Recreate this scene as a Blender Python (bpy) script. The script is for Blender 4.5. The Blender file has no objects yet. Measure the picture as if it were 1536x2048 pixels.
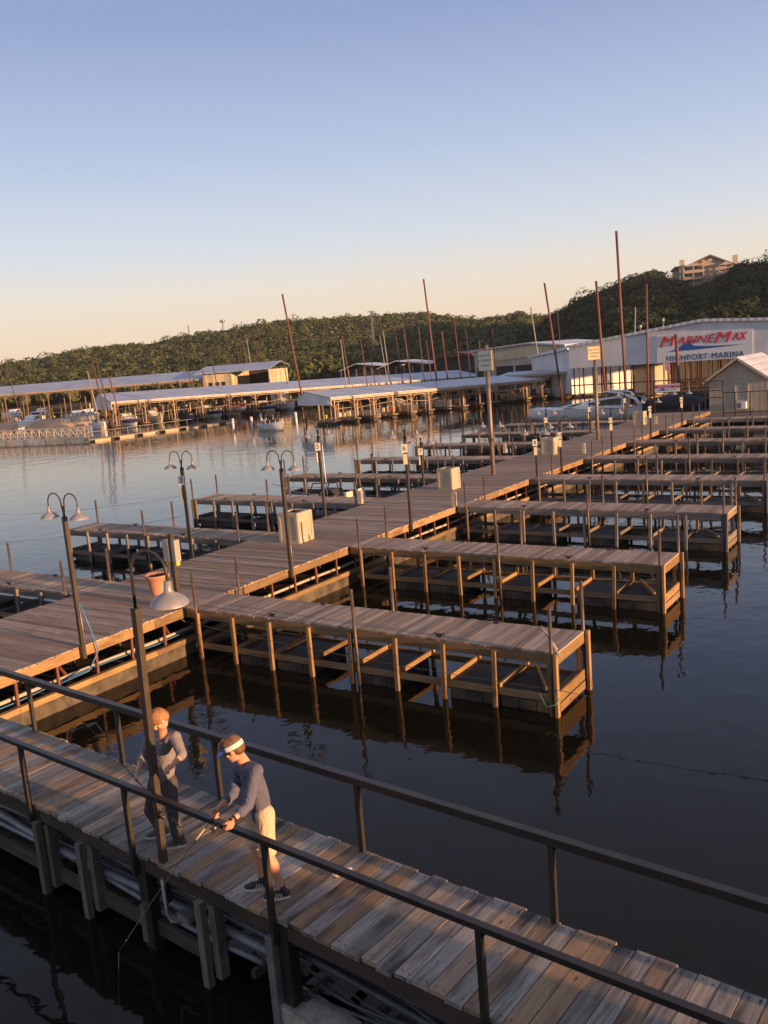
import bpy, bmesh, math, random
import numpy as np
from mathutils import Vector, Matrix
random.seed(7); np.random.seed(7)
scene = bpy.context.scene
col = scene.collection
PI = math.pi
# ------------------------------------------------------------------ camera
CH = 6.6
R = Matrix(((0.8344888, -0.02724186, 0.5503511),
            (0.54532628, 0.18409992, -0.81775697),
            (-0.07904237, 0.98252995, 0.16848502)))
F = 1759.0
cd = bpy.data.cameras.new('camera'); cam = bpy.data.objects.new('camera', cd); col.objects.link(cam)
cam.matrix_world = Matrix.Translation((0, 0, CH)) @ R.to_4x4()
cd.sensor_fit = 'VERTICAL'; cd.sensor_height = 24; cd.lens = 24 * F / 2048
cd.clip_start = 0.1; cd.clip_end = 12000
scene.camera = cam
scene.render.resolution_x = 768; scene.render.resolution_y = 1024
# ------------------------------------------------------------------ sky, sun
SUN_EL, SUN_AZ = math.radians(5.5), math.radians(-4.0)      # azimuth measured from +X towards +Y
sd = Vector((math.cos(SUN_EL) * math.cos(SUN_AZ), math.cos(SUN_EL) * math.sin(SUN_AZ), math.sin(SUN_EL)))
w = bpy.data.worlds.new('World'); scene.world = w; w.use_nodes = True
nt = w.node_tree; bg = nt.nodes['Background']
sky = nt.nodes.new('ShaderNodeTexSky'); sky.sky_type = 'NISHITA'; sky.sun_disc = False
sky.sun_elevation = SUN_EL; sky.sun_rotation = PI / 2 - SUN_AZ
sky.altitude = 200; sky.air_density = 1.0; sky.dust_density = 1.6; sky.ozone_density = 1.6
EXPO = 1.25
def lin(c): return [((x / 255 + .055) / 1.055) ** 2.4 for x in c]
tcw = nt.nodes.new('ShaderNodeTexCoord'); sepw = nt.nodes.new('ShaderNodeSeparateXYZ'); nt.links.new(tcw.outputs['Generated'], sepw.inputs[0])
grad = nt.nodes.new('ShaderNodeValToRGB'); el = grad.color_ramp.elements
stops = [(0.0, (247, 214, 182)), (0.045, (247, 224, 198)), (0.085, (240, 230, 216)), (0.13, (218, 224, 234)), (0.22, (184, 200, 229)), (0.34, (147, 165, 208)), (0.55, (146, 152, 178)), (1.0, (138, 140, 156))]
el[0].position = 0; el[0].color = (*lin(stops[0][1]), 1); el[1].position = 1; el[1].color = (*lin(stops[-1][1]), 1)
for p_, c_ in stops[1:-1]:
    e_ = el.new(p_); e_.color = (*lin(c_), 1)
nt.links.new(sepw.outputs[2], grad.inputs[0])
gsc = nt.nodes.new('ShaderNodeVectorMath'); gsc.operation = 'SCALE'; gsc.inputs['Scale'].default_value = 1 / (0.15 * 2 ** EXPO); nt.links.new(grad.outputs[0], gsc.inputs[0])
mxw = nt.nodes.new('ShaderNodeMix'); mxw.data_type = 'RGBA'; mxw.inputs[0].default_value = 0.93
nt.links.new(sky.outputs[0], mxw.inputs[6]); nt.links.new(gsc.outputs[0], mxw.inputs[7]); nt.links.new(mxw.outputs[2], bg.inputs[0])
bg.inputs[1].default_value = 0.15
sl = bpy.data.lights.new('sun', 'SUN'); sun = bpy.data.objects.new('sun', sl); col.objects.link(sun)
sl.energy = 4.3; sl.angle = math.radians(0.6); sl.color = (1.0, 0.56, 0.27)
sun.rotation_euler = (-sd).to_track_quat('-Z', 'Y').to_euler(); sun.location = (40, -5, 60)
vs = scene.view_settings; vs.view_transform = 'Standard'; vs.look = 'None'; vs.gamma = 1; vs.use_curve_mapping = False
vs.exposure = EXPO

# ------------------------------------------------------------------ survey helpers (pixel of the 1536x2048 photo -> place)
def ray(px, py):
    return R @ Vector((px - 768.0, -(py - 1024.0), -F))
def at_z(px, py, z):
    d = ray(px, py); return Vector((0, 0, CH)) + d * ((z - CH) / d.z)
def at_y(px, py, Y):
    d = ray(px, py); return Vector((0, 0, CH)) + d * (Y / d.y)
def horizon_y(px): return 628 + 0.0804 * (1941 - px)
def at_d(px, dist, z=0.0, py=None):
    d = ray(px, horizon_y(px) if py is None else py); k = dist / math.hypot(d.x, d.y)
    return Vector((d.x * k, d.y * k, z))
def height_at(P, py):
    lo, hi = -20.0, CH + 1.4 * math.hypot(P[0], P[1])
    def f(z):
        q = R.transposed() @ (Vector((P[0], P[1], z)) - Vector((0, 0, CH))); return 1024 - F * q.y / -q.z
    for _ in range(50):
        m = (lo + hi) / 2
        if f(m) > py: lo = m
        else: hi = m
    return lo

# ------------------------------------------------------------------ materials
MATS = {}
def newmat(name):
    m = bpy.data.materials.new(name); m.use_nodes = True; MATS[name] = m
    n = m.node_tree.nodes; b = n['Principled BSDF']; return m, n, m.node_tree.links, b
def c4(c): return (c[0], c[1], c[2], 1)
def ramp(n, stops):
    r = n.new('ShaderNodeValToRGB'); e = r.color_ramp.elements
    e[0].position, e[0].color = stops[0][0], c4(stops[0][1]); e[1].position, e[1].color = stops[-1][0], c4(stops[-1][1])
    for p, c in stops[1:-1]:
        x = e.new(p); x.color = c4(c)
    return r
def mixc(n, l, fac, a, b, mode='MIX'):
    m = n.new('ShaderNodeMix'); m.data_type = 'RGBA'; m.blend_type = mode
    for s, v in ((0, fac), (6, a), (7, b)):
        if hasattr(v, 'is_output') or hasattr(v, 'links'): l.new(v, m.inputs[s])
        elif isinstance(v, (int, float)): m.inputs[s].default_value = v
        else: m.inputs[s].default_value = c4(v)
    return m.outputs[2]
def paint(name, c, rough=0.55, metal=0.0, var=0.25, scale=2.5, bump=0.15, c2=None, spec=0.5, fine=30):
    m, n, l, b = newmat(name)
    tc = n.new('ShaderNodeTexCoord')
    no = n.new('ShaderNodeTexNoise'); no.inputs['Scale'].default_value = scale; no.inputs['Detail'].default_value = 6; no.inputs['Roughness'].default_value = 0.65
    l.new(tc.outputs['Object'], no.inputs['Vector'])
    d = [x * (1 - var) for x in c] if c2 is None else c2
    r = ramp(n, [(0.34, d), (0.62, c)])
    l.new(no.outputs['Fac'], r.inputs[0]); l.new(r.outputs[0], b.inputs['Base Color'])
    b.inputs['Roughness'].default_value = rough; b.inputs['Metallic'].default_value = metal
    b.inputs['Specular IOR Level'].default_value = spec
    if bump:
        n2 = n.new('ShaderNodeTexNoise'); n2.inputs['Scale'].default_value = fine; n2.inputs['Detail'].default_value = 4
        l.new(tc.outputs['Object'], n2.inputs['Vector'])
        bp = n.new('ShaderNodeBump'); bp.inputs['Strength'].default_value = bump; bp.inputs['Distance'].default_value = 0.01
        l.new(n2.outputs['Fac'], bp.inputs['Height']); l.new(bp.outputs[0], b.inputs['Normal'])
    return m
def wood(name, darks, lights, tans, tan_share=0.3, stain=0.5, rough=0.85):
    """weathered boards: grain runs along UV.x (metres), each board its own tone"""
    m, n, l, b = newmat(name)
    uv = n.new('ShaderNodeUVMap'); geo = n.new('ShaderNodeNewGeometry'); oi = n.new('ShaderNodeObjectInfo')
    rnd = n.new('ShaderNodeMath'); rnd.operation = 'ADD'; l.new(geo.outputs['Random Per Island'], rnd.inputs[0]); l.new(oi.outputs['Random'], rnd.inputs[1])
    fr = n.new('ShaderNodeMath'); fr.operation = 'FRACT'; l.new(rnd.outputs[0], fr.inputs[0])
    mu = n.new('ShaderNodeMath'); mu.operation = 'MULTIPLY'; l.new(fr.outputs[0], mu.inputs[0]); mu.inputs[1].default_value = 91.7
    mp = n.new('ShaderNodeMapping'); mp.inputs['Scale'].default_value = (1.6, 26, 1); l.new(uv.outputs[0], mp.inputs[0])
    g = n.new('ShaderNodeTexNoise'); g.noise_dimensions = '4D'; g.inputs['Scale'].default_value = 1; g.inputs['Detail'].default_value = 7; g.inputs['Roughness'].default_value = 0.7; g.inputs['Distortion'].default_value = 0.6
    l.new(mp.outputs[0], g.inputs['Vector']); l.new(mu.outputs[0], g.inputs['W'])
    r1 = ramp(n, [(0.30, darks), (0.46, [(a + c) / 2 for a, c in zip(darks, lights)]), (0.68, lights)]); l.new(g.outputs['Fac'], r1.inputs[0])
    r2 = ramp(n, [(0.30, [x * 0.55 for x in tans]), (0.66, tans)]); l.new(g.outputs['Fac'], r2.inputs[0])
    m2 = n.new('ShaderNodeMath'); m2.operation = 'MULTIPLY'; l.new(fr.outputs[0], m2.inputs[0]); m2.inputs[1].default_value = 7.31
    f2 = n.new('ShaderNodeMath'); f2.operation = 'FRACT'; l.new(m2.outputs[0], f2.inputs[0])
    st = ramp(n, [(max(0, 1 - tan_share - 0.12), (0, 0, 0)), (min(1, 1 - tan_share + 0.12), (1, 1, 1))]); l.new(f2.outputs[0], st.inputs[0])
    base = mixc(n, l, st.outputs[0], r1.outputs[0], r2.outputs[0])
    # board-to-board value
    m3 = n.new('ShaderNodeMapRange'); m3.inputs[1].default_value = 0; m3.inputs[2].default_value = 1; m3.inputs[3].default_value = 0.62; m3.inputs[4].default_value = 1.22
    l.new(fr.outputs[0], m3.inputs[0])
    hs = n.new('ShaderNodeHueSaturation'); l.new(base, hs.inputs['Color']); l.new(m3.outputs[0], hs.inputs['Value'])
    # stains
    mp2 = n.new('ShaderNodeMapping'); mp2.inputs['Scale'].default_value = (1.3, 5, 1); l.new(uv.outputs[0], mp2.inputs[0])
    s = n.new('ShaderNodeTexNoise'); s.noise_dimensions = '4D'; s.inputs['Scale'].default_value = 1; s.inputs['Detail'].default_value = 5; l.new(mp2.outputs[0], s.inputs['Vector']); l.new(mu.outputs[0], s.inputs['W'])
    sr = ramp(n, [(0.50, (0, 0, 0)), (0.72, (stain, stain, stain))]); l.new(s.outputs['Fac'], sr.inputs[0])
    out = mixc(n, l, sr.outputs[0], hs.outputs[0], [x * 0.35 for x in darks])
    # knots
    vo = n.new('ShaderNodeTexVoronoi'); vo.inputs['Scale'].default_value = 1; mp3 = n.new('ShaderNodeMapping'); mp3.inputs['Scale'].default_value = (2.4, 6.5, 1); l.new(uv.outputs[0], mp3.inputs[0]); l.new(mp3.outputs[0], vo.inputs['Vector'])
    kr = ramp(n, [(0.05, (0.8, 0.8, 0.8)), (0.11, (0, 0, 0))]); l.new(vo.outputs['Distance'], kr.inputs[0])
    out = mixc(n, l, kr.outputs[0], out, [x * 0.3 for x in darks])
    l.new(out, b.inputs['Base Color']); b.inputs['Roughness'].default_value = rough; b.inputs['Specular IOR Level'].default_value = 0.25
    bp = n.new('ShaderNodeBump'); bp.inputs['Strength'].default_value = 0.5; bp.inputs['Distance'].default_value = 0.006
    l.new(g.outputs['Fac'], bp.inputs['Height']); l.new(bp.outputs[0], b.inputs['Normal'])
    return m
def corrugated(name, c, rough=0.45, metal=0.2, period=0.9, con=0.72, bmp=0.5):
    m, n, l, b = newmat(name)
    uv = n.new('ShaderNodeUVMap')
    wv = n.new('ShaderNodeTexWave'); wv.wave_type = 'BANDS'; wv.bands_direction = 'X'; wv.inputs['Scale'].default_value = 0.314 / period
    l.new(uv.outputs[0], wv.inputs['Vector'])
    r = ramp(n, [(0.0, [x * con for x in c]), (0.14, c), (1, c)]); l.new(wv.outputs['Fac'], r.inputs[0])
    tc = n.new('ShaderNodeTexCoord'); no = n.new('ShaderNodeTexNoise'); no.inputs['Scale'].default_value = 0.4; no.inputs['Detail'].default_value = 7
    l.new(tc.outputs['Object'], no.inputs['Vector'])
    r2 = ramp(n, [(0.3, (0.8, 0.78, 0.76)), (0.6, (1, 1, 1))]); l.new(no.outputs['Fac'], r2.inputs[0])
    out = mixc(n, l, 1.0, r.outputs[0], r2.outputs[0], 'MULTIPLY'); l.new(out, b.inputs['Base Color'])
    b.inputs['Roughness'].default_value = rough; b.inputs['Metallic'].default_value = metal
    bp = n.new('ShaderNodeBump'); bp.inputs['Strength'].default_value = bmp; bp.inputs['Distance'].default_value = 0.03
    l.new(wv.outputs['Fac'], bp.inputs['Height']); l.new(bp.outputs[0], b.inputs['Normal'])
    return m

M = {}
M['deck_near'] = wood('deck_near', (0.115, 0.101, 0.088), (0.48, 0.43, 0.385), (0.42, 0.28, 0.175), 0.38, 0.95)
M['deck_main'] = wood('deck_main', (0.19, 0.138, 0.105), (0.45, 0.35, 0.275), (0.40, 0.27, 0.185), 0.25, 0.45)
M['deck_finger'] = wood('deck_finger', (0.23, 0.168, 0.125), (0.52, 0.405, 0.32), (0.48, 0.34, 0.24), 0.25, 0.35)
M['frame_tan'] = wood('frame_tan', (0.17, 0.105, 0.055), (0.36, 0.235, 0.12), (0.38, 0.235, 0.105), 0.45, 0.55)
M['frame_grey'] = wood('frame_grey', (0.11, 0.095, 0.085), (0.26, 0.225, 0.20), (0.25, 0.19, 0.13), 0.3, 0.5)
M['frame_dark'] = wood('frame_dark', (0.028, 0.024, 0.021), (0.10, 0.085, 0.075), (0.09, 0.07, 0.05), 0.3, 0.5)
M['float'] = paint('float_black', (0.030, 0.028, 0.027), 0.7, 0, 0.5, 3, 0.3, c2=(0.07, 0.055, 0.045))
M['float_side'] = paint('float_side', (0.12, 0.095, 0.065), 0.85, 0, 0.5, 2.2, 0.4, c2=(0.035, 0.03, 0.024))
M['pipe_post'] = paint('pipe_post', (0.12, 0.085, 0.064), 0.45, 0.3, 0.4, 6, 0.2, c2=(0.07, 0.045, 0.035))
M['rust'] = paint('rust_red', (0.17, 0.062, 0.043), 0.65, 0.1, 0.4, 1.5, 0.25, c2=(0.14, 0.05, 0.035))
M['rust_dark'] = paint('rust_dark', (0.11, 0.06, 0.047), 0.7, 0.1, 0.4, 2, 0.25)
M['pale_pole'] = paint('pale_pole', (0.34, 0.33, 0.28), 0.6, 0.1, 0.3, 2, 0.1)
M['black_steel'] = paint('black_steel', (0.030, 0.026, 0.024), 0.4, 0.1, 0.3, 4, 0.15, c2=(0.045, 0.036, 0.03))
M['lamp_post'] = paint('lamp_post_brown', (0.085, 0.066, 0.05), 0.45, 0.2, 0.3, 4, 0.15, c2=(0.055, 0.042, 0.033))
M['shade'] = paint('enamel_shade', (0.36, 0.34, 0.345), 0.4, 0.35, 0.25, 5, 0.05)
M['shade_in'] = paint('shade_inside', (0.75, 0.74, 0.7), 0.5, 0, 0.1, 5, 0)
M['bulb'] = paint('bulb', (0.8, 0.8, 0.75), 0.2, 0, 0.05, 5, 0)
M['galv'] = paint('galvanised', (0.38, 0.36, 0.34), 0.45, 0.6, 0.35, 5, 0.1)
M['float_tan'] = paint('float_tan', (0.50, 0.42, 0.28), 0.7, 0, 0.3, 1, 0.1)
M['white_rail'] = paint('white_rail', (0.55, 0.50, 0.45), 0.5, 0.1, 0.2, 2, 0.05)
M['pile_steel'] = paint('pile_steel', (0.24, 0.17, 0.13), 0.5, 0.3, 0.4, 2.5, 0.2, c2=(0.13, 0.10, 0.085))
M['conduit'] = paint('grey_conduit', (0.09, 0.097, 0.11), 0.45, 0.1, 0.4, 3, 0.1)
M['conduit_pale'] = paint('pale_conduit', (0.24, 0.25, 0.28), 0.45, 0.1, 0.45, 3, 0.1)
M['pvc'] = paint('pvc_pipe', (0.55, 0.47, 0.36), 0.4, 0, 0.25, 3, 0.05)
M['blue_hose'] = paint('blue_hose', (0.07, 0.22, 0.5), 0.4, 0, 0.2, 3, 0)
M['cream_box'] = paint('cream_box', (0.44, 0.375, 0.28), 0.6, 0, 0.15, 3, 0.08)
M['box_dark'] = paint('box_inside', (0.05, 0.05, 0.045), 0.8, 0, 0.3, 3, 0.1)
M['meter'] = paint('meter_box', (0.36, 0.36, 0.34), 0.5, 0.2, 0.15, 3, 0.05)
M['yellow'] = paint('yellow_plastic', (0.7, 0.5, 0.08), 0.5, 0, 0.15, 3, 0)
M['terracotta'] = paint('terracotta', (0.52, 0.24, 0.15), 0.7, 0, 0.22, 4, 0.15)
M['soil'] = paint('potting_soil', (0.05, 0.035, 0.025), 0.95, 0, 0.5, 25, 0.6)
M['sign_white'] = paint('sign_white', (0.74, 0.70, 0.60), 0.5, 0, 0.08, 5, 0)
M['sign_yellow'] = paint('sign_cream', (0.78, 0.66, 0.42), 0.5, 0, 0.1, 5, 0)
M['ink'] = paint('ink_black', (0.03, 0.03, 0.035), 0.6, 0, 0.1, 5, 0)
M['ink_grey'] = paint('ink_grey', (0.16, 0.15, 0.14), 0.6, 0, 0.1, 5, 0)
M['brand_red'] = paint('sign_red', (0.62, 0.045, 0.035), 0.5, 0, 0.1, 1, 0)
M['brand_blue'] = paint('sign_blue', (0.03, 0.10, 0.38), 0.5, 0, 0.1, 1, 0)
M['hall_white'] = corrugated('hall_white', (0.66, 0.68, 0.72), 0.5, 0.0, 0.6, 0.975, 0.04)
M['board_white'] = paint('board_white', (0.70, 0.72, 0.76), 0.5, 0, 0.05, 0.3, 0)
M['roof'] = corrugated('roof_metal', (0.50, 0.53, 0.60), 0.42, 0.35, 0.9)
M['roof_white'] = corrugated('roof_white', (0.62, 0.64, 0.70), 0.45, 0.2, 0.7)
M['fascia'] = paint('fascia_tan', (0.42, 0.33, 0.25), 0.6, 0.1, 0.3, 1, 0.1)
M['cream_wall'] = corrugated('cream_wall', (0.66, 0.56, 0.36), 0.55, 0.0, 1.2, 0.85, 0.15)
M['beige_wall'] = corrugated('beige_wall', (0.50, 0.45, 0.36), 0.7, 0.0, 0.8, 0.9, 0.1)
M['dock_post'] = paint('dock_post', (0.36, 0.25, 0.16), 0.6, 0.1, 0.45, 0.7, 0.1)
M['dark_in'] = paint('painted_interior_shade', (0.05, 0.045, 0.045), 0.8, 0, 0.3, 0.5, 0)  # near-black colour standing in for shade inside open bays and sheds
M['gel_white'] = paint('gelcoat_white', (0.84, 0.83, 0.82), 0.25, 0, 0.06, 1, 0)
M['gel_cream'] = paint('gelcoat_cream', (0.62, 0.55, 0.42), 0.3, 0, 0.08, 1, 0)
M['hull_blue'] = paint('hull_blue', (0.03, 0.05, 0.13), 0.25, 0, 0.1, 1, 0)
M['boat_red'] = paint('boat_red', (0.55, 0.04, 0.035), 0.4, 0, 0.15, 1, 0)
M['boat_yellow'] = paint('boat_yellow', (0.75, 0.50, 0.05), 0.5, 0, 0.15, 1, 0)
M['canvas_dark'] = paint('canvas_dark', (0.022, 0.022, 0.026), 0.8, 0, 0.3, 2, 0.3)
M['glass_dark'] = paint('glass_dark', (0.015, 0.018, 0.022), 0.08, 0, 0.1, 1, 0)
M['sand'] = paint('sandbank', (0.66, 0.42, 0.25), 0.9, 0, 0.35, 0.35, 0.5, c2=(0.46, 0.29, 0.17), fine=3)
M['rock'] = paint('rock', (0.16, 0.11, 0.08), 0.9, 0, 0.4, 1.5, 0.6)
M['earth'] = paint('earth', (0.045, 0.045, 0.025), 0.95, 0, 0.5, 0.05, 0.5, c2=(0.08, 0.065, 0.035), fine=0.6)
M['concrete'] = paint('concrete', (0.50, 0.46, 0.38), 0.85, 0, 0.5, 5, 0.9, c2=(0.27, 0.25, 0.21))
M['stucco'] = paint('stucco', (0.50, 0.385, 0.28), 0.8, 0, 0.12, 0.5, 0.1)
M['stucco_trim'] = paint('stucco_trim', (0.48, 0.42, 0.34), 0.8, 0, 0.1, 0.5, 0.1)
M['shingle'] = paint('shingle', (0.17, 0.12, 0.10), 0.85, 0, 0.3, 2, 0.3)
M['siding'] = corrugated('siding', (0.40, 0.35, 0.28), 0.7, 0.0, 0.4, 0.93, 0.1)
M['litter'] = paint('crumpled_plastic', (0.42, 0.37, 0.35), 0.3, 0, 0.25, 20, 0.4)
M['rope'] = paint('rope', (0.45, 0.42, 0.36), 0.9, 0, 0.3, 40, 0.3)
M['cable'] = paint('cable', (0.08, 0.08, 0.08), 0.6, 0, 0.1, 3, 0)
M['green_rope'] = paint('green_rope', (0.10, 0.30, 0.2), 0.7, 0, 0.1, 3, 0)

# ------------------------------------------------------------------ mesh builder
class MB:
    def __init__(s): s.v = []; s.f = []; s.uv = []; s.mi = []; s.sm = []
    def poly(s, pts, uvs=None, mi=0, smooth=False):
        i = len(s.v); s.v += [tuple(p) for p in pts]; s.f.append(tuple(range(i, i + len(pts))))
        s.uv += uvs if uvs else [(0, 0)] * len(pts); s.mi.append(mi); s.sm.append(smooth)
    def hexa(s, c, size, frame=None, mi=0):
        """box of size (x,y,z) centred at c; frame = 3x3 matrix of axes"""
        sx, sy, sz = [q / 2 for q in size]; i = len(s.v); c = Vector(c)
        L = [(x, y, z) for z in (-sz, sz) for y in (-sy, sy) for x in (-sx, sx)]
        for p in L:
            q = Vector(p)
            if frame: q = frame @ q
            s.v.append(tuple(c + q))
        ax = max(range(3), key=lambda k: size[k]); o = (random.random() * 9, random.random() * 9)
        for f in ((0, 2, 3, 1), (4, 5, 7, 6), (0, 1, 5, 4), (2, 6, 7, 3), (0, 4, 6, 2), (1, 3, 7, 5)):
            s.f.append(tuple(i + k for k in f)); s.mi.append(mi); s.sm.append(False)
            pts = [L[k] for k in f]
            var = [k for k in range(3) if max(p[k] for p in pts) - min(p[k] for p in pts) > 1e-9]
            if len(var) < 2: var = [0, 1]
            u, v = (var[0], var[1]) if var[0] == ax else (var[1], var[0])
            s.uv += [(p[u] + o[0], p[v] + o[1]) for p in pts]
    def box(s, x0, x1, y0, y1, z0, z1, mi=0):
        s.hexa(((x0 + x1) / 2, (y0 + y1) / 2, (z0 + z1) / 2), (abs(x1 - x0), abs(y1 - y0), abs(z1 - z0)), None, mi)
    def bar(s, a, b, wd, ht=None, mi=0, ext=0.0):
        a = Vector(a); b = Vector(b); d = b - a; L = d.length; d.normalize()
        up = Vector((0, 0, 1)) if abs(d.z) < 0.95 else Vector((0, 1, 0))
        sd_ = up.cross(d).normalized(); u2 = d.cross(sd_)
        fr = Matrix((d, sd_, u2)).transposed()
        s.hexa((a + b) / 2, (L + 2 * ext, wd, ht if ht else wd), fr, mi)
    def tube(s, pts, r, n=8, mi=0, cap=True, smooth=True):
        pts = [Vector(p) for p in pts]; rs = r if isinstance(r, (list, tuple)) else [r] * len(pts)
        i0 = len(s.v); prev = None; L = 0; Ls = []
        for k, p in enumerate(pts):
            if k: L += (p - pts[k - 1]).length
            Ls.append(L)
            d = (pts[min(k + 1, len(pts) - 1)] - pts[max(k - 1, 0)]).normalized()
            if prev is None:
                u = d.orthogonal().normalized()
            else:
                u = (prev - d * prev.dot(d))
                u = u.normalized() if u.length > 1e-6 else d.orthogonal().normalized()
            prev = u; v = d.cross(u)
            for j in range(n):
                a = 2 * PI * j / n; s.v.append(tuple(p + (u * math.cos(a) + v * math.sin(a)) * rs[k]))
        for k in range(len(pts) - 1):
            for j in range(n):
                j2 = (j + 1) % n
                s.f.append((i0 + k * n + j, i0 + k * n + j2, i0 + (k + 1) * n + j2, i0 + (k + 1) * n + j)); s.mi.append(mi); s.sm.append(smooth)
                s.uv += [(Ls[k], j / n), (Ls[k], (j + 1) / n), (Ls[k + 1], (j + 1) / n), (Ls[k + 1], j / n)]
        if cap:
            s.f.append(tuple(i0 + j for j in reversed(range(n)))); s.mi.append(mi); s.sm.append(False); s.uv += [(0, 0)] * n
            e = i0 + (len(pts) - 1) * n
            s.f.append(tuple(e + j for j in range(n))); s.mi.append(mi); s.sm.append(False); s.uv += [(0, 0)] * n
    def lathe(s, prof, c, n=20, mi=0, mat=None):
        """prof: list of (r,z)"""
        i0 = len(s.v); c = Vector(c)
        for r, z in prof:
            for j in range(n):
                a = 2 * PI * j / n; p = Vector((r * math.cos(a), r * math.sin(a), z))
                if mat: p = mat @ p
                s.v.append(tuple(c + p))
        for k in range(len(prof) - 1):
            for j in range(n):
                j2 = (j + 1) % n
                s.f.append((i0 + k * n + j, i0 + k * n + j2, i0 + (k + 1) * n + j2, i0 + (k + 1) * n + j)); s.mi.append(mi); s.sm.append(True)
                s.uv += [(0, 0)] * 4
    def ball(s, c, r, n=10, mi=0):
        rr = (r, r, r) if not isinstance(r, (tuple, list)) else r
        prof = [(max(1e-4, math.sin(PI * k / n)), -math.cos(PI * k / n)) for k in range(n + 1)]
        m_ = Matrix.Diagonal((rr[0], rr[1], rr[2])); s.lathe(prof, c, n + 4, mi, m_)
    def prism(s, pts2, d0, d1, fr=None, o=(0, 0, 0), mi=0):
        """extrude polygon (a,b) from depth d0 to d1; fr maps (a,b,d) -> xyz"""
        fr = fr or (lambda a, b, d: (a, d, b)); o = Vector(o)
        A = [o + Vector(fr(a, b, d0)) for a, b in pts2]; B = [o + Vector(fr(a, b, d1)) for a, b in pts2]
        s.poly(A, [p for p in pts2], mi); s.poly(list(reversed(B)), [p for p in reversed(pts2)], mi)
        k = len(pts2); t = 0
        for i in range(k):
            j = (i + 1) % k; e = math.dist(pts2[i], pts2[j])
            s.poly([A[j], A[i], B[i], B[j]], [(t + e, d0), (t, d0), (t, d1), (t + e, d1)], mi); t += e
    def build(s, name, mats, parent=None, loc=None, rz=None, bevel=0):
        me = bpy.data.meshes.new(name); me.from_pydata(s.v, [], s.f)
        ul = me.uv_layers.new(name='UVMap'); ul.data.foreach_set('uv', [x for p in s.uv for x in p])
        for m_ in (mats if isinstance(mats, (list, tuple)) else [mats]): me.materials.append(M[m_] if isinstance(m_, str) else m_)
        me.polygons.foreach_set('material_index', s.mi); me.polygons.foreach_set('use_smooth', s.sm); me.update()
        o = bpy.data.objects.new(name, me); col.objects.link(o)
        if parent: o.parent = parent
        if loc is not None: o.location = loc
        if rz is not None: o.rotation_euler = (0, 0, rz)
        return o
def tag(o, label=None, cat=None, group=None, kind=None):
    if label: o['label'] = label
    if cat: o['category'] = cat
    if group: o['group'] = group
    if kind: o['kind'] = kind
    return o
def thing(name, label, cat, loc=(0, 0, 0), rz=0, group=None):
    o = bpy.data.objects.new(name, None); col.objects.link(o); o.location = loc; o.rotation_euler = (0, 0, rz)
    o.empty_display_size = 0.2
    return tag(o, label, cat, group)
def copy_tree(o, parent=None):
    c = o.copy(); col.objects.link(c); c.parent = parent
    for ch in [x for x in KIDS.get(o.name, [])]: copy_tree(ch, c)
    return c
KIDS = {}
def index_kids():
    KIDS.clear()
    for o in bpy.data.objects:
        if o.parent: KIDS.setdefault(o.parent.name, []).append(o)
def text_mesh(name, txt, size, mat_, parent, loc, rot, ext=0.003, shear=0.0, xs=1.0, align='CENTER', off=0.0, space=1.0, ay='CENTER', fitw=None):
    cu = bpy.data.curves.new(name + '_c', 'FONT'); cu.body = txt; cu.size = size; cu.extrude = ext; cu.align_x = align; cu.align_y = ay
    cu.shear = shear; cu.offset = off; cu.resolution_u = 3; cu.space_character = space
    t = bpy.data.objects.new(name + '_t', cu); col.objects.link(t)
    dg = bpy.context.evaluated_depsgraph_get(); dg.update(); me = bpy.data.meshes.new_from_object(t.evaluated_get(dg))
    bpy.data.objects.remove(t); me.name = name; me.materials.clear(); me.materials.append(M[mat_])
    if fitw:
        q_ = [v.co.x for v in me.vertices]; xs = fitw / (max(q_) - min(q_)); c0_ = (max(q_) + min(q_)) / 2
        for v in me.vertices: v.co.x -= c0_
    if xs != 1.0:
        for v in me.vertices: v.co.x *= xs
    o = bpy.data.objects.new(name, me); col.objects.link(o); o.parent = parent; o.location = loc; o.rotation_euler = rot
    return o
ORD = ['first', 'second', 'third', 'fourth', 'fifth', 'sixth', 'seventh', 'eighth', 'ninth', 'tenth', 'eleventh', 'twelfth']
DZ = 1.2           # deck level above the water

#SECTIONS
# ================================================================== WATER
def water_mat():
    m, n, l, b = newmat('lake_water')
    b.inputs['Base Color'].default_value = (0.009, 0.009, 0.006, 1); b.inputs['Specular Tint'].default_value = (1.0, 0.96, 0.88, 1); b.inputs['Roughness'].default_value = 0.035; b.inputs['IOR'].default_value = 1.33
    geo = n.new('ShaderNodeNewGeometry')
    prev = None
    for sc, dist, det, stretch in ((0.5, 0.018, 2.0, 1.0), (1.7, 0.0085, 2.0, 1.3), (6.0, 0.0012, 2.0, 1.2)):
        mp = n.new('ShaderNodeMapping'); mp.inputs['Scale'].default_value = (sc * stretch, sc, sc); mp.inputs['Rotation'].default_value = (0, 0, 0.5 + sc)
        l.new(geo.outputs['Position'], mp.inputs['Vector'])
        no = n.new('ShaderNodeTexNoise'); no.inputs['Scale'].default_value = 1; no.inputs['Detail'].default_value = det; no.inputs['Roughness'].default_value = 0.45; no.inputs['Distortion'].default_value = 0.4
        l.new(mp.outputs[0], no.inputs['Vector'])
        bp = n.new('ShaderNodeBump'); bp.inputs['Strength'].default_value = 1.0; bp.inputs['Distance'].default_value = dist
        l.new(no.outputs['Fac'], bp.inputs['Height'])
        if prev: l.new(prev.outputs[0], bp.inputs['Normal'])
        prev = bp
    l.new(prev.outputs[0], b.inputs['Normal']); return m
M['water'] = water_mat()
mb = MB(); S_ = 5000
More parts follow.
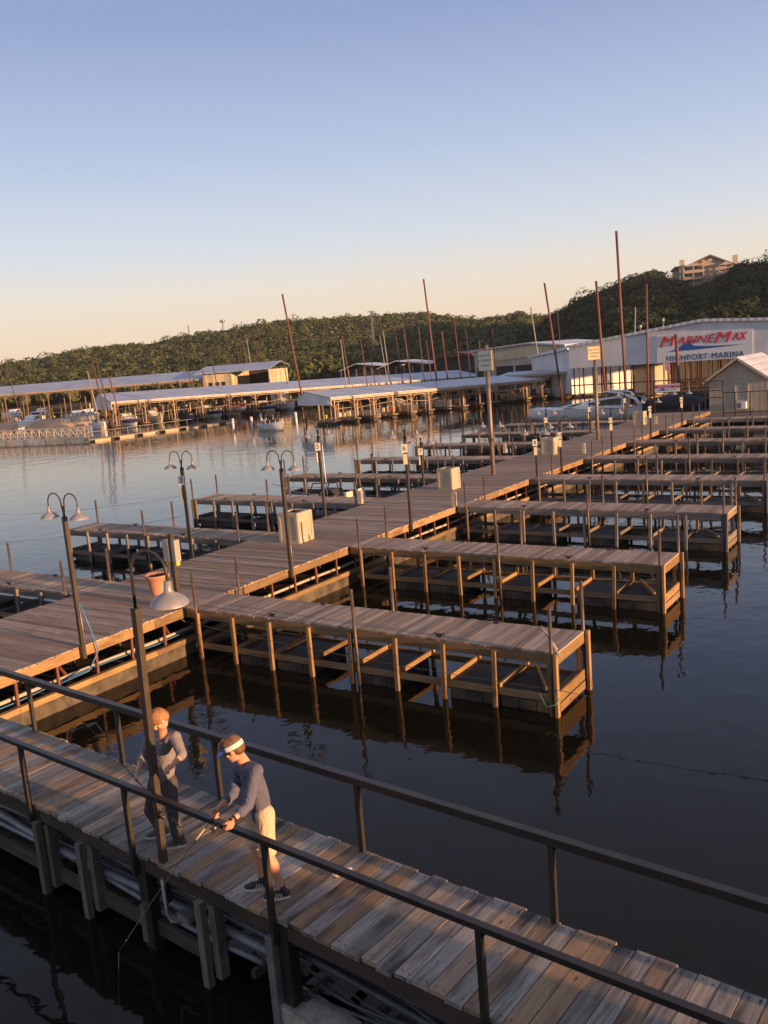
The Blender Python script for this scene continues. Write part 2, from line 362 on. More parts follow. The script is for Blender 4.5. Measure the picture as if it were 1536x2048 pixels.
mb.poly([(-S_, -S_, 0), (S_, -S_, 0), (S_, S_, 0), (-S_, S_, 0)]); o = mb.build('water', 'water'); o['kind'] = 'structure'

# ================================================================== HILLS
def foliage_mat(name, a, b_, c_):
    m, n, l, b = newmat(name)
    geo = n.new('ShaderNodeNewGeometry'); no = n.new('ShaderNodeTexNoise'); no.inputs['Scale'].default_value = 0.11; no.inputs['Detail'].default_value = 3
    l.new(geo.outputs['Position'], no.inputs['Vector'])
    ad = n.new('ShaderNodeMath'); ad.operation = 'MULTIPLY_ADD'; l.new(geo.outputs['Random Per Island'], ad.inputs[0]); ad.inputs[1].default_value = 0.30
    l.new(no.outputs['Fac'], ad.inputs[2])
    r = ramp(n, [(0.42, a), (0.62, b_), (0.80, c_)]); l.new(ad.outputs[0], r.inputs[0]); l.new(r.outputs[0], b.inputs['Base Color'])
    b.inputs['Roughness'].default_value = 0.8; b.inputs['Specular IOR Level'].default_value = 0.15
    return m
M['leaf_far'] = foliage_mat('leaf_far', (0.034, 0.054, 0.021), (0.058, 0.078, 0.029), (0.105, 0.105, 0.043))
M['leaf_hill'] = foliage_mat('leaf_hill', (0.019, 0.034, 0.016), (0.029, 0.046, 0.021), (0.044, 0.058, 0.027))
def az_of(px):
    d = ray(px, horizon_y(px)); return math.atan2(d.x, d.y)
def vnoise(x, y, s):
    return (math.sin(x * s * 1.0 + 1.3) * math.cos(y * s * 1.3 + 0.4) + 0.6 * math.sin(x * s * 2.3 + y * s * 1.9) + 0.35 * math.cos(x * s * 4.7 - y * s * 4.1)) / 1.95
class Hill:
    def __init__(s, sky_pts, shore, crest, treeh, back=350, extra=()):
        # sky_pts: (px, py of the skyline) ; shore / crest: (px, distance)
        s.az = [az_of(p[0]) for p in sky_pts]; s.te = []
        for px, py in sky_pts:
            d = ray(px, py); s.te.append(d.z / math.hypot(d.x, d.y))
        for a_, t_ in extra: s.az.append(a_); s.te.append(t_)
        s.saz = [az_of(p[0]) for p in shore]; s.sd = [p[1] for p in shore]
        s.caz = [az_of(p[0]) for p in crest]; s.cd = [p[1] for p in crest]; s.th = treeh; s.back = back
    def h(s, a, r):
        te = np.interp(a, s.az, s.te); s0 = np.interp(a, s.saz, s.sd); c = np.interp(a, s.caz, s.cd)
        top = max(0.5, te * c + CH - s.th)
        if r <= s0: return -1.0 if r < s0 - 1 else 0.3
        if r <= c:
            t = (r - s0) / (c - s0); k = 0.45 * math.sin(t * PI / 2) + 0.55 * t * t * (3 - 2 * t)
            k = min(k, 0.995)
            x, y = r * math.sin(a), r * math.cos(a)
            return 0.5 + (top - 0.5) * k * (1 - 0.10 * (1 - t) * (1 + vnoise(x, y, 0.022)))
        t = min(1, (r - c) / s.back); return top * (1 - 0.7 * t * t)
    def mesh(s, name, a0, a1, r0, r1, na=150, nr=46):
        mb = MB()
        V = []
        for i in range(na + 1):
            a = a0 + (a1 - a0) * i / na
            for j in range(nr + 1):
                r = r0 + (r1 - r0) * (j / nr) ** 1.2; V.append((r * math.sin(a), r * math.cos(a), s.h(a, r)))
        mb.v = V
        for i in range(na):
            for j in range(nr):
                q = i * (nr + 1) + j; mb.f.append((q, q + 1, q + nr + 2, q + nr + 1)); mb.mi.append(0); mb.sm.append(True); mb.uv += [(0, 0)] * 4
        o = mb.build(name, 'earth'); o['kind'] = 'structure'; return o
def forest(name, mat_, hill, n_tree, a0, a1, rmin, rmax, quads, qs, rr, seed, label, skip=None, hk=(1.25, 1.85)):
    rg = np.random.RandomState(seed); C = []
    while len(C) < n_tree:
        a = rg.uniform(a0, a1); s0 = np.interp(a, hill.saz, hill.sd); c = np.interp(a, hill.caz, hill.cd)
        t = rg.rand(); r = s0 + 1 + (c + 25 - s0) * t
        if r < rmin or r > rmax: continue
        x, y = r * math.sin(a), r * math.cos(a)
        if skip and skip(x, y): continue
        C.append((x, y, hill.h(a, r), rg.uniform(*rr) * (1 if rg.rand() > 0.06 else 1.3), rg.uniform(*hk)))
    C = np.array(C); N = len(C)
    d = rg.normal(size=(N, quads, 3)); d[:, :, 2] = d[:, :, 2] * 0.9 + 0.15; d /= np.linalg.norm(d, axis=2, keepdims=True)
    # lumps: a few sub-crown directions push leaves out
    lump = rg.normal(size=(N, 7, 3)); lump[:, :, 2] = abs(lump[:, :, 2]) * 0.8; lump /= np.linalg.norm(lump, axis=2, keepdims=True)
    dot = np.einsum('nqk,nlk->nql', d, lump).max(axis=2)
    rad = (0.62 + 0.42 * np.clip((dot - 0.45) / 0.55, 0, 1)) * rg.uniform(0.86, 1.05, size=(N, quads))
    P = d * rad[:, :, None] * C[:, None, 3:4]
    P[:, :, 2] *= C[:, None, 4] * 0.62
    P[:, :, 2] += (C[:, 3] * C[:, 4] * 0.62)[:, None] + 0.3
    P += C[:, None, :3]
    nn = d + rg.normal(scale=0.13, size=d.shape); nn /= np.linalg.norm(nn, axis=2, keepdims=True)
    t1 = np.cross(nn, rg.normal(size=d.shape)); t1 /= np.linalg.norm(t1, axis=2, keepdims=True); t2 = np.cross(nn, t1)
    s1 = rg.uniform(qs * 0.6, qs * 1.3, size=(N, quads, 1)) * 0.5; s2 = s1 * rg.uniform(0.5, 0.9, size=(N, quads, 1))
    Q = np.stack([P - t1 * s1 - t2 * s2 * 0.5, P + t1 * s1 * 0.3 - t2 * s2, P + t1 * s1 + t2 * s2 * 0.4, P - t1 * s1 * 0.2 + t2 * s2], axis=2).reshape(-1, 3)
    nf = N * quads; me = bpy.data.meshes.new(name); me.vertices.add(nf * 4); me.vertices.foreach_set('co', Q.ravel().astype(np.float32))
    me.loops.add(nf * 4); me.loops.foreach_set('vertex_index', np.arange(nf * 4, dtype=np.int32))
    me.polygons.add(nf); me.polygons.foreach_set('loop_start', np.arange(0, nf * 4, 4, dtype=np.int32)); me.polygons.foreach_set('loop_total', np.full(nf, 4, dtype=np.int32))
    me.update(calc_edges=True); me.materials.append(M[mat_])
    o = bpy.data.objects.new(name, me); col.objects.link(o); tag(o, label, 'forest', kind='stuff'); return o
far = Hill([(-700, 800), (-300, 745), (0, 723), (60, 716), (100, 711), (150, 699), (200, 691), (250, 685), (300, 684), (340, 678), (375, 668), (430, 660), (470, 655), (520, 646),
            (560, 640), (600, 638), (640, 634), (680, 632), (740, 627), (800, 625), (850, 622), (900, 628), (960, 635), (1000, 630), (1040, 620), (1060, 626), (1120, 630), (1200, 640), (1400, 660)],
           [(-700, 360), (0, 330), (400, 300), (600, 290), (900, 300), (1400, 330)], [(-700, 700), (0, 620), (400, 600), (800, 620), (1100, 640), (1400, 700)], 9.5)
far.mesh('hills', az_of(-650), az_of(1300), 285, 1000)
forest('far_woodland', 'leaf_far', far, 9500, az_of(-450), az_of(1200), 0, 760, 100, 1.45, (2.3, 4.3), 3, 'wooded ridge of green and olive oaks across the lake, upper part sunlit')
near = Hill([(1030, 668), (1075, 650), (1098, 632), (1115, 614), (1140, 601), (1165, 590), (1200, 576), (1225, 562), (1250, 551), (1285, 541), (1310, 536), (1335, 548), (1352, 560), (1400, 570), (1450, 550), (1482, 526), (1536, 520), (1700, 500), (2000, 470)],
            [(1030, 300), (1110, 230), (1300, 165), (1536, 150), (2300, 140)], [(1030, 330), (1110, 330), (1300, 400), (1536, 400), (2300, 420)], 9, 110, ((math.radians(25), 0.14), (math.radians(45), 0.16), (math.radians(56), 0.13), (math.radians(64), 0.02), (math.radians(72), 0.01)))  # last points: crest right of the frame, raised to shade the visible hillside
h2 = near.mesh('hillside', az_of(1035), math.radians(74), 138, 620, 150, 46)
HOTEL = at_d(1408, 408)
forest('near_woodland', 'leaf_hill', near, 3600, az_of(1042), az_of(2100), 0, 460, 240, 0.85, (2.1, 4.1), 5, 'dark green wooded hillside rising behind the boat hall on the right',
       skip=lambda x, y: (x - HOTEL.x) ** 2 + (y - HOTEL.y) ** 2 < 16 ** 2)
# ================================================================== FINGER PIERS
FL, FW = 9.40, 1.35
def planks_along(mb, L, Wd, pw, gap, axis, x0=0, y0=0, z=0, th=0.04, jit=0.012, warp=0.003):
    """boards laid side by side along local X (each running in Y) if axis=='Y'"""
    k = 0; x = 0
    while x < L - pw * 0.5:
        a = x + gap / 2; b_ = min(x + pw - gap / 2, L)
        j0, j1 = random.uniform(-jit, jit), random.uniform(-jit, jit); dz = random.uniform(-warp, warp)
        cx, sx = (a + b_) / 2, b_ - a; cy, sy = (Wd + j0 + j1) / 2 - j0, Wd + j0 + j1
        tilt = random.uniform(-0.004, 0.004)
        if axis == 'Y':
            fr = Matrix.Rotation(tilt, 3, 'Y') @ Matrix.Rotation(random.uniform(-0.002, 0.002), 3, 'Z')
            mb.hexa((x0 + cx, y0 + cy, z - th / 2 + dz), (sx, sy, th), fr)
        else:
            fr = Matrix.Rotation(tilt, 3, 'X')
            mb.hexa((x0 + cy, y0 + cx, z - th / 2 + dz), (sy, sx, th), fr)
        x += pw
def make_finger(fm):
    root = thing('finger_pier', 'x', 'finger pier')
    mb = MB(); planks_along(mb, FL, FW, 0.145, 0.008, 'Y'); mb.build('deck', 'deck_finger', root)
    for y in (0.02, FW - 0.02):
        mb = MB(); mb.box(0.02, FL - 0.045, y - 0.022, y + 0.022, -0.235, -0.043); mb.build('rim_beam', fm, root)
    mb = MB(); mb.box(FL - 0.042, FL, 0.0, FW, -0.235, -0.043); mb.build('end_beam', fm, root)
    mb = MB()
    for k in range(1, 12): mb.box(k * 0.78, k * 0.78 + 0.04, 0.045, FW - 0.045, -0.22, -0.045)
    mb.build('joists', fm, root)
    xs = [0.42 + i * (FL - 0.55) / 8 for i in range(9)]
    for i, x in enumerate(xs):
        for y, s in ((-0.045, -1), (FW + 0.045, 1)):
            mb = MB(); lean = random.uniform(-0.03, 0.03)
            mb.bar((x + lean, y, -1.22 - random.uniform(0, 0.05)), (x, y, -0.045 if s > 0 else -0.09), 0.08, 0.075); mb.build('upright', fm, root)
    for y in (0.03, FW - 0.03):
        mb = MB(); mb.box(0.2, FL - 0.05, y - 0.025, y + 0.025, -0.96, -0.83); mb.build('lower_beam', fm, root)
    for x in xs:
        mb = MB(); mb.bar((x, 0.06, -0.83), (x, FW - 0.06, -0.83), 0.05, 0.10); mb.build('cross_beam', fm, root)
    mb = MB(); mb.bar((FL - 0.03, 0.02, -0.86), (FL - 0.03, FW - 0.02, -0.86), 0.05, 0.2); mb.bar((FL - 0.01, 0.05, -1.06), (FL - 0.01, FW - 0.05, -1.06), 0.04, 0.16); mb.build('end_board', fm, root)
    mb = MB(); mb.bar((xs[-1] - 0.85, FW - 0.1, -0.78), (xs[-1] - 0.15, 0.12, -0.78), 0.05, 0.09); mb.build('diagonal_brace', fm, root)
    for i in (1, 2, 4, 6, 7):
        mb = MB(); mb.box(xs[i] + 0.05, xs[i + 1] - 0.05, 0.07, FW - 0.07, -1.33, -0.905); fl = mb.build('float', 'float', root)
        mb = MB(); mb.box(xs[i] + 0.02, xs[i + 1] - 0.02, 0.075, FW - 0.075, -0.9, -0.875); mb.build('lid', 'float', fl)
    for i in (1, 2, 4, 6, 7):
        mb = MB()
        for q in range(3): mb.box(xs[i] + 0.06 + q * 0.36, xs[i] + 0.40 + q * 0.36, 0.045, 0.068, -1.32, -1.0)
        mb.build('float_panel', 'float_side', root)
    for x, y in ((0.42, -0.06), (0.42, FW + 0.06), (5.0, -0.05), (5.0, FW + 0.06), (FL - 0.08, -0.06), (FL - 0.02, FW + 0.06)):
        mb = MB(); top = 0.9 + random.uniform(-0.08, 0.06); lx, ly = random.uniform(-0.03, 0.03), random.uniform(-0.02, 0.02)
        mb.tube([(x, y, -1.9), (x + lx, y + ly, top)], 0.037, 10); mb.ball((x + lx, y + ly, top), (0.041, 0.041, 0.03), 6)
        p = mb.build('mooring_post', 'pipe_post', root)
        if x > FL - 1:
            mb = MB(); mb.bar((x + 0.075, y, -1.25), (x + 0.075, y, 0.0), 0.06, 0.11); mb.build('post_sleeve', fm, p)
    for x, y in ((2.6, 0.12), (6.9, 0.12), (3.2, FW - 0.12), (7.6, FW - 0.12)):
        mb = MB(); mb.box(x - 0.05, x + 0.05, y - 0.025, y + 0.025, 0.006, 0.035); mb.tube([(x - 0.12, y, 0.065), (x - 0.06, y, 0.055), (x + 0.06, y, 0.055), (x + 0.12, y, 0.065)], 0.013, 6)
        mb.bar((x - 0.04, y, 0.03), (x - 0.04, y, 0.06), 0.02); mb.bar((x + 0.04, y, 0.03), (x + 0.04, y, 0.06), 0.02); mb.build('cleat', 'black_steel', root)
    return root
PR, PLX = -15.45, -19.42          # right and left edge of the main pier
YS = [14.15, 20.93, 27.7, 34.2, 40.6, 47.1, 53.3, 59.6]
ft = make_finger('frame_tan'); fgs = [make_finger('frame_grey') for _ in range(4)]; index_kids()
def flab(i, side):
    R_ = ['nearest right-hand finger pier with warm tan framing and rope on its corner post', 'second right-hand finger pier from the near walkway, warm tan framing',
          'third right-hand finger pier from the near walkway, grey framing', 'fourth right-hand finger pier from the near walkway', 'fifth right-hand finger pier from the near walkway',
          'sixth right-hand finger pier from the near walkway', 'seventh right-hand finger pier, second nearest the beige house', 'farthest right-hand finger pier, nearest the beige house']
    L_ = ['left-hand finger pier cut off by the left picture edge', 'left-hand finger pier behind the lamp with plate 3', 'left-hand finger pier in front of the small moored motorboat',
          'left-hand finger pier just behind the small moored motorboat', 'left-hand finger pier beside the lamp with plate 7', 'left-hand finger pier ending left of the first sign pile', 'left-hand finger pier second nearest the white yacht', 'left-hand finger pier nearest the white yacht']
    return (R_ if side == 'right' else L_)[i]
used = set()
for i, y in enumerate(YS):
    for side in ('right', 'left'):
        src = ft if (side == 'right' and i < 2) else fgs[(i + (2 if side == 'left' else 0)) % 4]
        o = src if src.name not in used else copy_tree(src); used.add(src.name)
        o.location = (PR + 0.01, y, DZ) if side == 'right' else (PLX - 0.01, y + FW, DZ)
        o.rotation_euler = (0, 0, PI if side == 'left' else 0)
        tag(o, flab(i, side), 'finger pier', 'finger piers along the main pier')

# ================================================================== MAIN PIER
mp_ = thing('main_pier', 'long weathered grey board pier running away from the camera between the finger piers', 'pier')
Y0, Y1 = 6.0, 66.0
mb = MB(); planks_along(mb, Y1 - Y0, PR - PLX, 0.15, 0.007, 'X', PLX, Y0, DZ, 0.04, 0.025, 0.003); mb.build('deck', 'deck_main', mp_)
for x in (PLX + 0.04, PR - 0.04):
    mb = MB(); y = Y0
    while y < Y1:
        L = min(3.6, Y1 - y); mb.box(x - 0.025, x + 0.025, y + 0.005, y + L - 0.005, DZ - 0.24, DZ - 0.043); y += 3.6
    mb.build('rim_beam', 'frame_tan' if x > -17 else 'frame_grey', mp_)
mb = MB()
for x in (PLX + 1.0, PLX + 2.0, PLX + 3.0): mb.box(x - 0.03, x + 0.03, Y0, Y1, DZ - 0.24, DZ - 0.045)
mb.build('joists', 'frame_dark', mp_)
for x, mt, yend in ((PR - 0.10, 'frame_tan', Y1), (PLX + 0.10, 'frame_grey', Y1)):
    mb = MB(); y = Y0
    while y < yend:
        mb.box(x - 0.06, x + 0.06, y + 0.005, y + 3.595, 0.31, 0.43); y += 3.6
    mb.build('lower_beam', mt, mp_)
for xs_ in (PR - 0.12, PLX + 0.09):
    mb = MB(); y = Y0
    while y < Y1:
        mb.box(xs_, xs_ + 0.03, y + 0.003, y + 1.197, -0.1, 0.29); y += 1.2
    mb.build('float_siding', 'float_side', mp_)
mb = MB(); y = Y0 + 0.3
while y < Y1:
    mb.box(PLX + 0.3, PR - 0.3, y, y + 0.9, -0.15, 0.33); y += 1.35
mb.build('floats', 'float', mp_)
mb = MB(); y = Y0 + 0.2
while y < Y1: mb.box(PLX + 0.2, PR - 0.2, y, y + 0.07, 0.34, 0.42); y += 0.68
mb.build('catwalk_slats', 'frame_dark', mp_)['kind'] = 'stuff'
kk = 0; y = Y0 + 0.7
while y < 46:
    mb = MB(); mb.bar((PR - 0.17, y, 0.40), (PR - 0.17, y + random.uniform(-.03, .03), DZ - 0.1), 0.055); mb.build('strut', 'rust', mp_)
    if kk % 3 == 1:
        mb = MB(); mb.bar((PR - 0.2, y, 1.0), (PR - 0.5, y + 0.5, 0.42), 0.045); mb.build('strut', 'rust', mp_)
    y += 0.98; kk += 1
mb = MB(); y = Y0 + 0.5
while y < Y1:
    mb.bar((PR - 1.1, y, 0.40), (PR - 1.1, y, DZ - 0.1), 0.05); mb.bar((PLX + 0.3, y, 0.40), (PLX + 0.3, y, DZ - 0.1), 0.05)
    if y > 46: mb.bar((PR - 0.17, y, 0.40), (PR - 0.17, y, DZ - 0.1), 0.055)
    y += 1.3
mb.build('inner_struts', 'rust_dark', mp_)['kind'] = 'stuff'
def wavy(x, z, y0, y1, st, ax, az):
    pts = []; y = y0
    while y <= y1: pts.append((x + ax * math.sin(y * 0.9) * random.uniform(.6, 1.2), y, z + az * math.sin(y * 1.7 + 1) + random.uniform(-az, az) * .3)); y += st
    return pts
mb = MB(); mb.tube(wavy(PR - 0.42, 0.52, Y0, Y1, 1.5, 0.02, 0.012), 0.042, 8); mb.build('water_pipe', 'pvc', mp_)
mb = MB(); mb.tube(wavy(PR - 0.62, 0.47, Y0, Y1, 1.5, 0.02, 0.01), 0.03, 8); mb.build('conduit', 'galv', mp_)
mb = MB(); mb.tube(wavy(PR - 0.30, 0.50, 8, 17, 0.6, 0.05, 0.03), 0.014, 6); mb.tube([(PR + 0.03, 11.25, 2.1), (PR + 0.06, 11.4, 1.5), (PR + 0.09, 11.5, 1.0), (PR - 0.05, 11.3, 0.6), (PR - 0.25, 10.6, 0.5)], 0.014, 6); mb.build('hose', 'blue_hose', mp_)
mb = MB(); mb.tube(wavy(PR - 1.5, 0.46, Y0, Y1, 1.2, 0.05, 0.02), 0.02, 6); mb.tube(wavy(PR - 1.9, 0.46, Y0, Y1, 1.2, 0.08, 0.02), 0.02, 6); mb.build('cables', 'cable', mp_)
# ================================================================== NEAR WALKWAY
NA = math.atan2(-0.09, 1.0); NO = Vector((-8.0, 6.08, 0))        # local origin on the near deck edge; local X runs to the right
nw = thing('near_walkway', 'near weathered plank walkway with black steel handrails where the two fishermen stand', 'walkway', (NO.x, NO.y, 0), NA)
def nloc(p):
    q = Vector((p[0] - NO.x, p[1] - NO.y)); c_, s_ = math.cos(-NA), math.sin(-NA); return Vector((q.x * c_ - q.y * s_, q.x * s_ + q.y * c_, p[2] if len(p) > 2 else 0))
LX0, LX1, NWW = -9.5, 10.5, 1.42
mb = MB(); planks_along(mb, LX1 - LX0, NWW, 0.188, 0.009, 'Y', LX0, 0, DZ, 0.045, 0.022, 0.004); mb.build('deck', 'deck_near', nw)
mb = MB()
x = LX0 + 0.094
while x < LX1:
    for yy in (0.07, NWW - 0.07):
        for dx in (-0.045, 0.045): mb.lathe([(0.0001, 0.0062), (0.007, 0.006), (0.007, 0.0)], (x + dx, yy + random.uniform(-.01, .01), DZ), 6)
    x += 0.188
mb.build('nails', 'black_steel', nw)['kind'] = 'stuff'
mb = MB(); mb.box(LX0, LX1, 0.03, 0.08, DZ - 0.24, DZ - 0.05); mb.build('rim_beam', 'frame_dark', nw)
mb = MB(); mb.box(LX0, LX1, -0.012, 0.028, DZ - 0.19, DZ - 0.052); mb.build('rim_board', 'frame_dark', nw)
mb = MB(); mb.box(LX0, LX1, NWW - 0.08, NWW - 0.03, DZ - 0.24, DZ - 0.05); mb.build('rim_beam', 'frame_dark', nw)
mb = MB(); mb.box(LX0, 1.2, 0.05, 0.10, 0.17, 0.36); mb.build('lower_beam', 'frame_dark', nw)
mb = MB(); mb.box(LX0, LX1, NWW - 0.1, NWW - 0.05, 0.17, 0.36); mb.build('lower_beam', 'frame_dark', nw)
mb = MB(); x = LX0
while x < LX1: mb.box(x, x + 0.05, 0.09, NWW - 0.09, DZ - 0.23, DZ - 0.05); mb.box(x, x + 0.06, 0.11, NWW - 0.11, 0.2, 0.3); x += 0.75
mb.build('joists', 'frame_dark', nw)
mb = MB()
for x0 in (-9.0, -6.6, -4.2, -1.8, 3.4, 6.0): mb.box(x0, x0 + 1.9, 0.35, NWW - 0.12, -0.2, 0.19)
mb.build('floats', 'float', nw)
# hanging timbers under the near edge
for (bx, ty, by, kind_) in ((80, 1632, 1775, 'pair'), (176, 1668, 1812, 'pair'), (292, 1806, 1874, 'short'), (420, 1780, 1932, 'pair'), (560, 1850, 2010, 'pipe')):
    p = nloc(at_z(bx + 6, (ty + 8), 1.0) if kind_ != 'short' else at_z(bx, ty, 0.62)); x = p.x
    mb = MB(); top = 0.62 if kind_ == 'short' else 1.02
    mb.bar((x, -0.06, -0.02 if kind_ != 'short' else 0.15), (x, -0.06, top), 0.10, 0.085)
    if kind_ == 'pair': mb.bar((x + 0.125, 0.045, 0.1), (x + 0.125, 0.045, 0.98), 0.10, 0.12)
    mb.build('hanging_post', 'frame_grey' if kind_ != 'pipe' else 'galv', nw)
for i, (yy, zz, r, mt) in enumerate(((0.16, 0.86, 0.045, 'conduit'), (0.22, 0.74, 0.04, 'conduit'), (0.30, 0.80, 0.05, 'conduit'), (0.17, 0.56, 0.05, 'conduit_pale'), (0.25, 0.50, 0.045, 'conduit_pale'), (0.16, 0.44, 0.035, 'conduit_pale'), (0.36, 0.62, 0.05, 'conduit'), (0.44, 0.70, 0.04, 'conduit'))):
    mb = MB(); pts = []; xx = LX0
    xe = LX1 if i in (1, 2, 6) else 3.1 - 0.2 * i
    while xx <= xe:
        sag = -0.05 * math.sin((xx + i) * 1.3) - (0.10 * max(0, xx - 0.8) if i in (1, 2, 6) else 0.02 * xx)
        pts.append((xx, yy + 0.02 * math.sin(xx * 0.8 + i * 2) + 0.03 * max(0, xx - 1), max(0.24, zz + sag * 0.6))); xx += 0.6
    mb.tube(pts, r, 10); mb.build('conduit', mt, nw)
mb = MB(); a = nloc(at_y(325, 1762, 6.0)); mb.tube([(a.x, -0.03, 1.05), (a.x + 0.01, -0.03, 0.62), (a.x + 0.06, -0.02, 0.53), (a.x + 0.17, 0.05, 0.53)], 0.024, 8); mb.hexa((a.x + 0.22, 0.06, 0.60), (0.20, 0.09, 0.09)); mb.build('drain_elbow', 'galv', nw)
mb = MB()
for k in range(9):
    x0 = random.uniform(1.4, 6); z0 = random.uniform(0.3, 0.8); pts = []
    for q in range(8): pts.append((x0 + q * 0.4, 0.2 + 0.1 * math.sin(q + k) + 0.02 * k, z0 - 0.05 * math.sin(q * 0.8 + k) - 0.02 * q))
    mb.tube(pts, random.uniform(0.008, 0.02), 6)
mb.build('loose_cables', 'conduit', nw)
# handrails
NR = [((68, 1608), (44, 1479)), ((284, 1700), (257, 1556)), ((571, 1823), (557, 1669)), ((976, 2037), (957, 1829))]
RH = 0.90
def rail(y, xs_, nm):
    hw, th = (0.034, 0.055) if y < 0 else (0.045, 0.085)
    mb = MB(); mb.box(LX0, LX1, y - hw, y + hw, DZ + RH - th, DZ + RH); mb.build('top_rail', 'black_steel', nw)
    for x in xs_:
        mb = MB(); mb.box(x - 0.028, x + 0.028, y - 0.028, y + 0.028, 0.95 if y < 0 else DZ - 0.2, DZ + RH - th - 0.002); mb.box(x - 0.05, x + 0.05, y - (0.0 if y < 0 else -0.03), y + (0.05 if y < 0 else -0.0), 0.98, 1.12) if y < 0 else None; mb.build('rail_post', 'black_steel', nw)
        mb = MB(); mb.bar((x, y, DZ + RH - th - 0.09), (x + 0.06, y, DZ + RH - th - 0.004), 0.012, 0.03); mb.build('bracket', 'black_steel', nw)
nx = [nloc(at_z(b_[0], b_[1], DZ)).x for b_, t_ in NR]
rail(-0.05, [nx[0] - 2.35] + nx + [nx[3] + 2.4, nx[3] + 4.8], 'near')
fx = [nloc(at_z(p[0], p[1], DZ)).x for p in ((55, 1466), (234, 1531), (443, 1597), (720, 1706), (1101, 1854))]
rail(NWW - 0.02, [fx[0] - 2.3] + fx + [fx[4] + 2.35, fx[4] + 4.7], 'far')
# dark piles carrying the rail posts at the bend
for i, x in enumerate((nx[1], nx[2], nx[0])):
    mb = MB(); mb.box(x - 0.02, x + 0.15, -0.02, 0.12, -0.6, 1.14); mb.build('pile', 'black_steel', nw)
a = nloc(at_z(603, 1962, 0.22))
mb = MB(); L_, W_ = 1.75, 0.34
prof = [(-0.0, -0.35), (0, 0.20), (0.1, 0.27), (L_, 0.16), (L_, -0.35)]
mb.prism(prof, 0, W_); cb = mb.build('concrete_float_block', 'concrete', None, nw.matrix_basis @ Vector((a.x, a.y - 0.42, 0.0)), NA - 0.02)
tag(cb, 'long broken concrete float block in the dark water below the near walkway', 'concrete block')
# ================================================================== PROPS
def square_text_sign(parent, c, size, lines, fs, fmat, rz, tilt=0, back='galv'):
    w_, h_ = size
    mb = MB(); mb.box(-w_ / 2, w_ / 2, -0.012, 0.012, -h_ / 2, h_ / 2); p = mb.build('sign_board', fmat, parent, c); p.rotation_euler = (0, tilt, rz)
    for i, t in enumerate(lines):
        z = h_ * 0.5 - (i + 1) * h_ / (len(lines) + 1)
        text_mesh('lettering', t, fs, 'ink' if len(lines) == 1 else 'ink_grey', p, (0, -0.0145, z), (PI / 2, 0, 0), 0.001, xs=0.8 if len(lines) > 1 else 1.0, off=0.006 * fs)
    return p
def double_lamp(x, y, htop, side, number=None, lean=0.0, notice=False, depth=0.25, faces=0.0):
    t = thing('dock_lamp', 'x', 'lamp', (x, y, DZ)); t.rotation_euler = (0, lean, 0)
    mb = MB(); mb.box(-0.041, 0.041, -0.041, 0.041, -depth, htop); mb.build('post', 'lamp_post', t)
    mb = MB(); mb.tube([(0, 0, htop - 0.02), (0, 0, htop + 0.22)], 0.024, 8)
    for s in (-1, 1):
        pts = []
        for k in range(15):
            a = PI * k / 14; r = 0.21
            pts.append((s * (0.015 + 0.035 + r - r * math.cos(a)), 0, htop + 0.26 + 0.20 * math.sin(a) + (0.02 if 0 < k < 14 else 0)))
        pts = [(s * 0.012, 0, htop + 0.05)] + pts + [(pts[-1][0], 0, htop + 0.10)]
        mb.tube(pts, 0.0135, 8)
    mb.build('gooseneck', 'black_steel', t)
    for s in (-1, 1):
        sx = s * 0.47
        mb = MB(); mb.lathe([(0.02, 0.13), (0.035, 0.125), (0.042, 0.03), (0.055, 0.0), (0.11, -0.025), (0.165, -0.065), (0.19, -0.10), (0.195, -0.115)], (sx, 0, htop + 0.08), 20)
        sh = mb.build('lamp_shade', 'shade', t)
        mb = MB(); mb.lathe([(0.05, -0.012), (0.11, -0.035), (0.165, -0.075), (0.192, -0.118)], (sx, 0, htop + 0.08), 20); mb.build('shade_lining', 'shade_in', sh)
        mb = MB(); mb.ball((sx, 0, htop + 0.01), 0.04, 8); mb.build('bulb', 'bulb', sh)
    if number:
        square_text_sign(t, (0.0, -0.075, htop - 0.38), (0.19, 0.28), [number], 0.23, 'sign_white', 0.35)
        if notice: square_text_sign(t, (0.01, -0.075, htop - 0.74), (0.13, 0.34), [' '], 0.05, 'sign_yellow', 0.35)
        else:
            mb = MB(); mb.box(-0.10, -0.065, -0.09, 0.05, htop - 0.95, htop - 0.6); mb.build('side_plate', 'sign_yellow', t)
    else:
        mb = MB(); mb.tube([(0.06, 0.0, -0.1), (0.065, 0.01, 0.4), (0.062, 0.0, 0.95)], 0.01, 6); mb.build('cable', 'galv', t)
    return t
LH = 1.85
P_ = at_z(152, 1296, DZ); hL1 = height_at(Vector((PR + 0.08, P_.y, 0)), 1035) - DZ
lamps = []
lamps.append((double_lamp(PR + 0.08, P_.y + 0.1, hL1, 'r', None), 'double gooseneck dock lamp without a number plate, nearest the walkway on the left'))
for (px, py_, pt, n_, lab) in ((585, 1140, 937, None, 'double gooseneck dock lamp without a plate in front of the nearest big cream box'),
                          (828, 1050, 873, '6', 'double gooseneck dock lamp with white 6 plate on the right pier edge'),
                          (1065, 955, None, '8', 'double gooseneck dock lamp with white plates, just right of the first sign pile')):
    y = at_z(px, py_ - 2, DZ).y; h = LH if pt is None else height_at(Vector((PR + 0.08, y, 0)), pt) - DZ
    lamps.append((double_lamp(PR + 0.08, y, h, 'r', n_, notice=bool(n_)), lab))
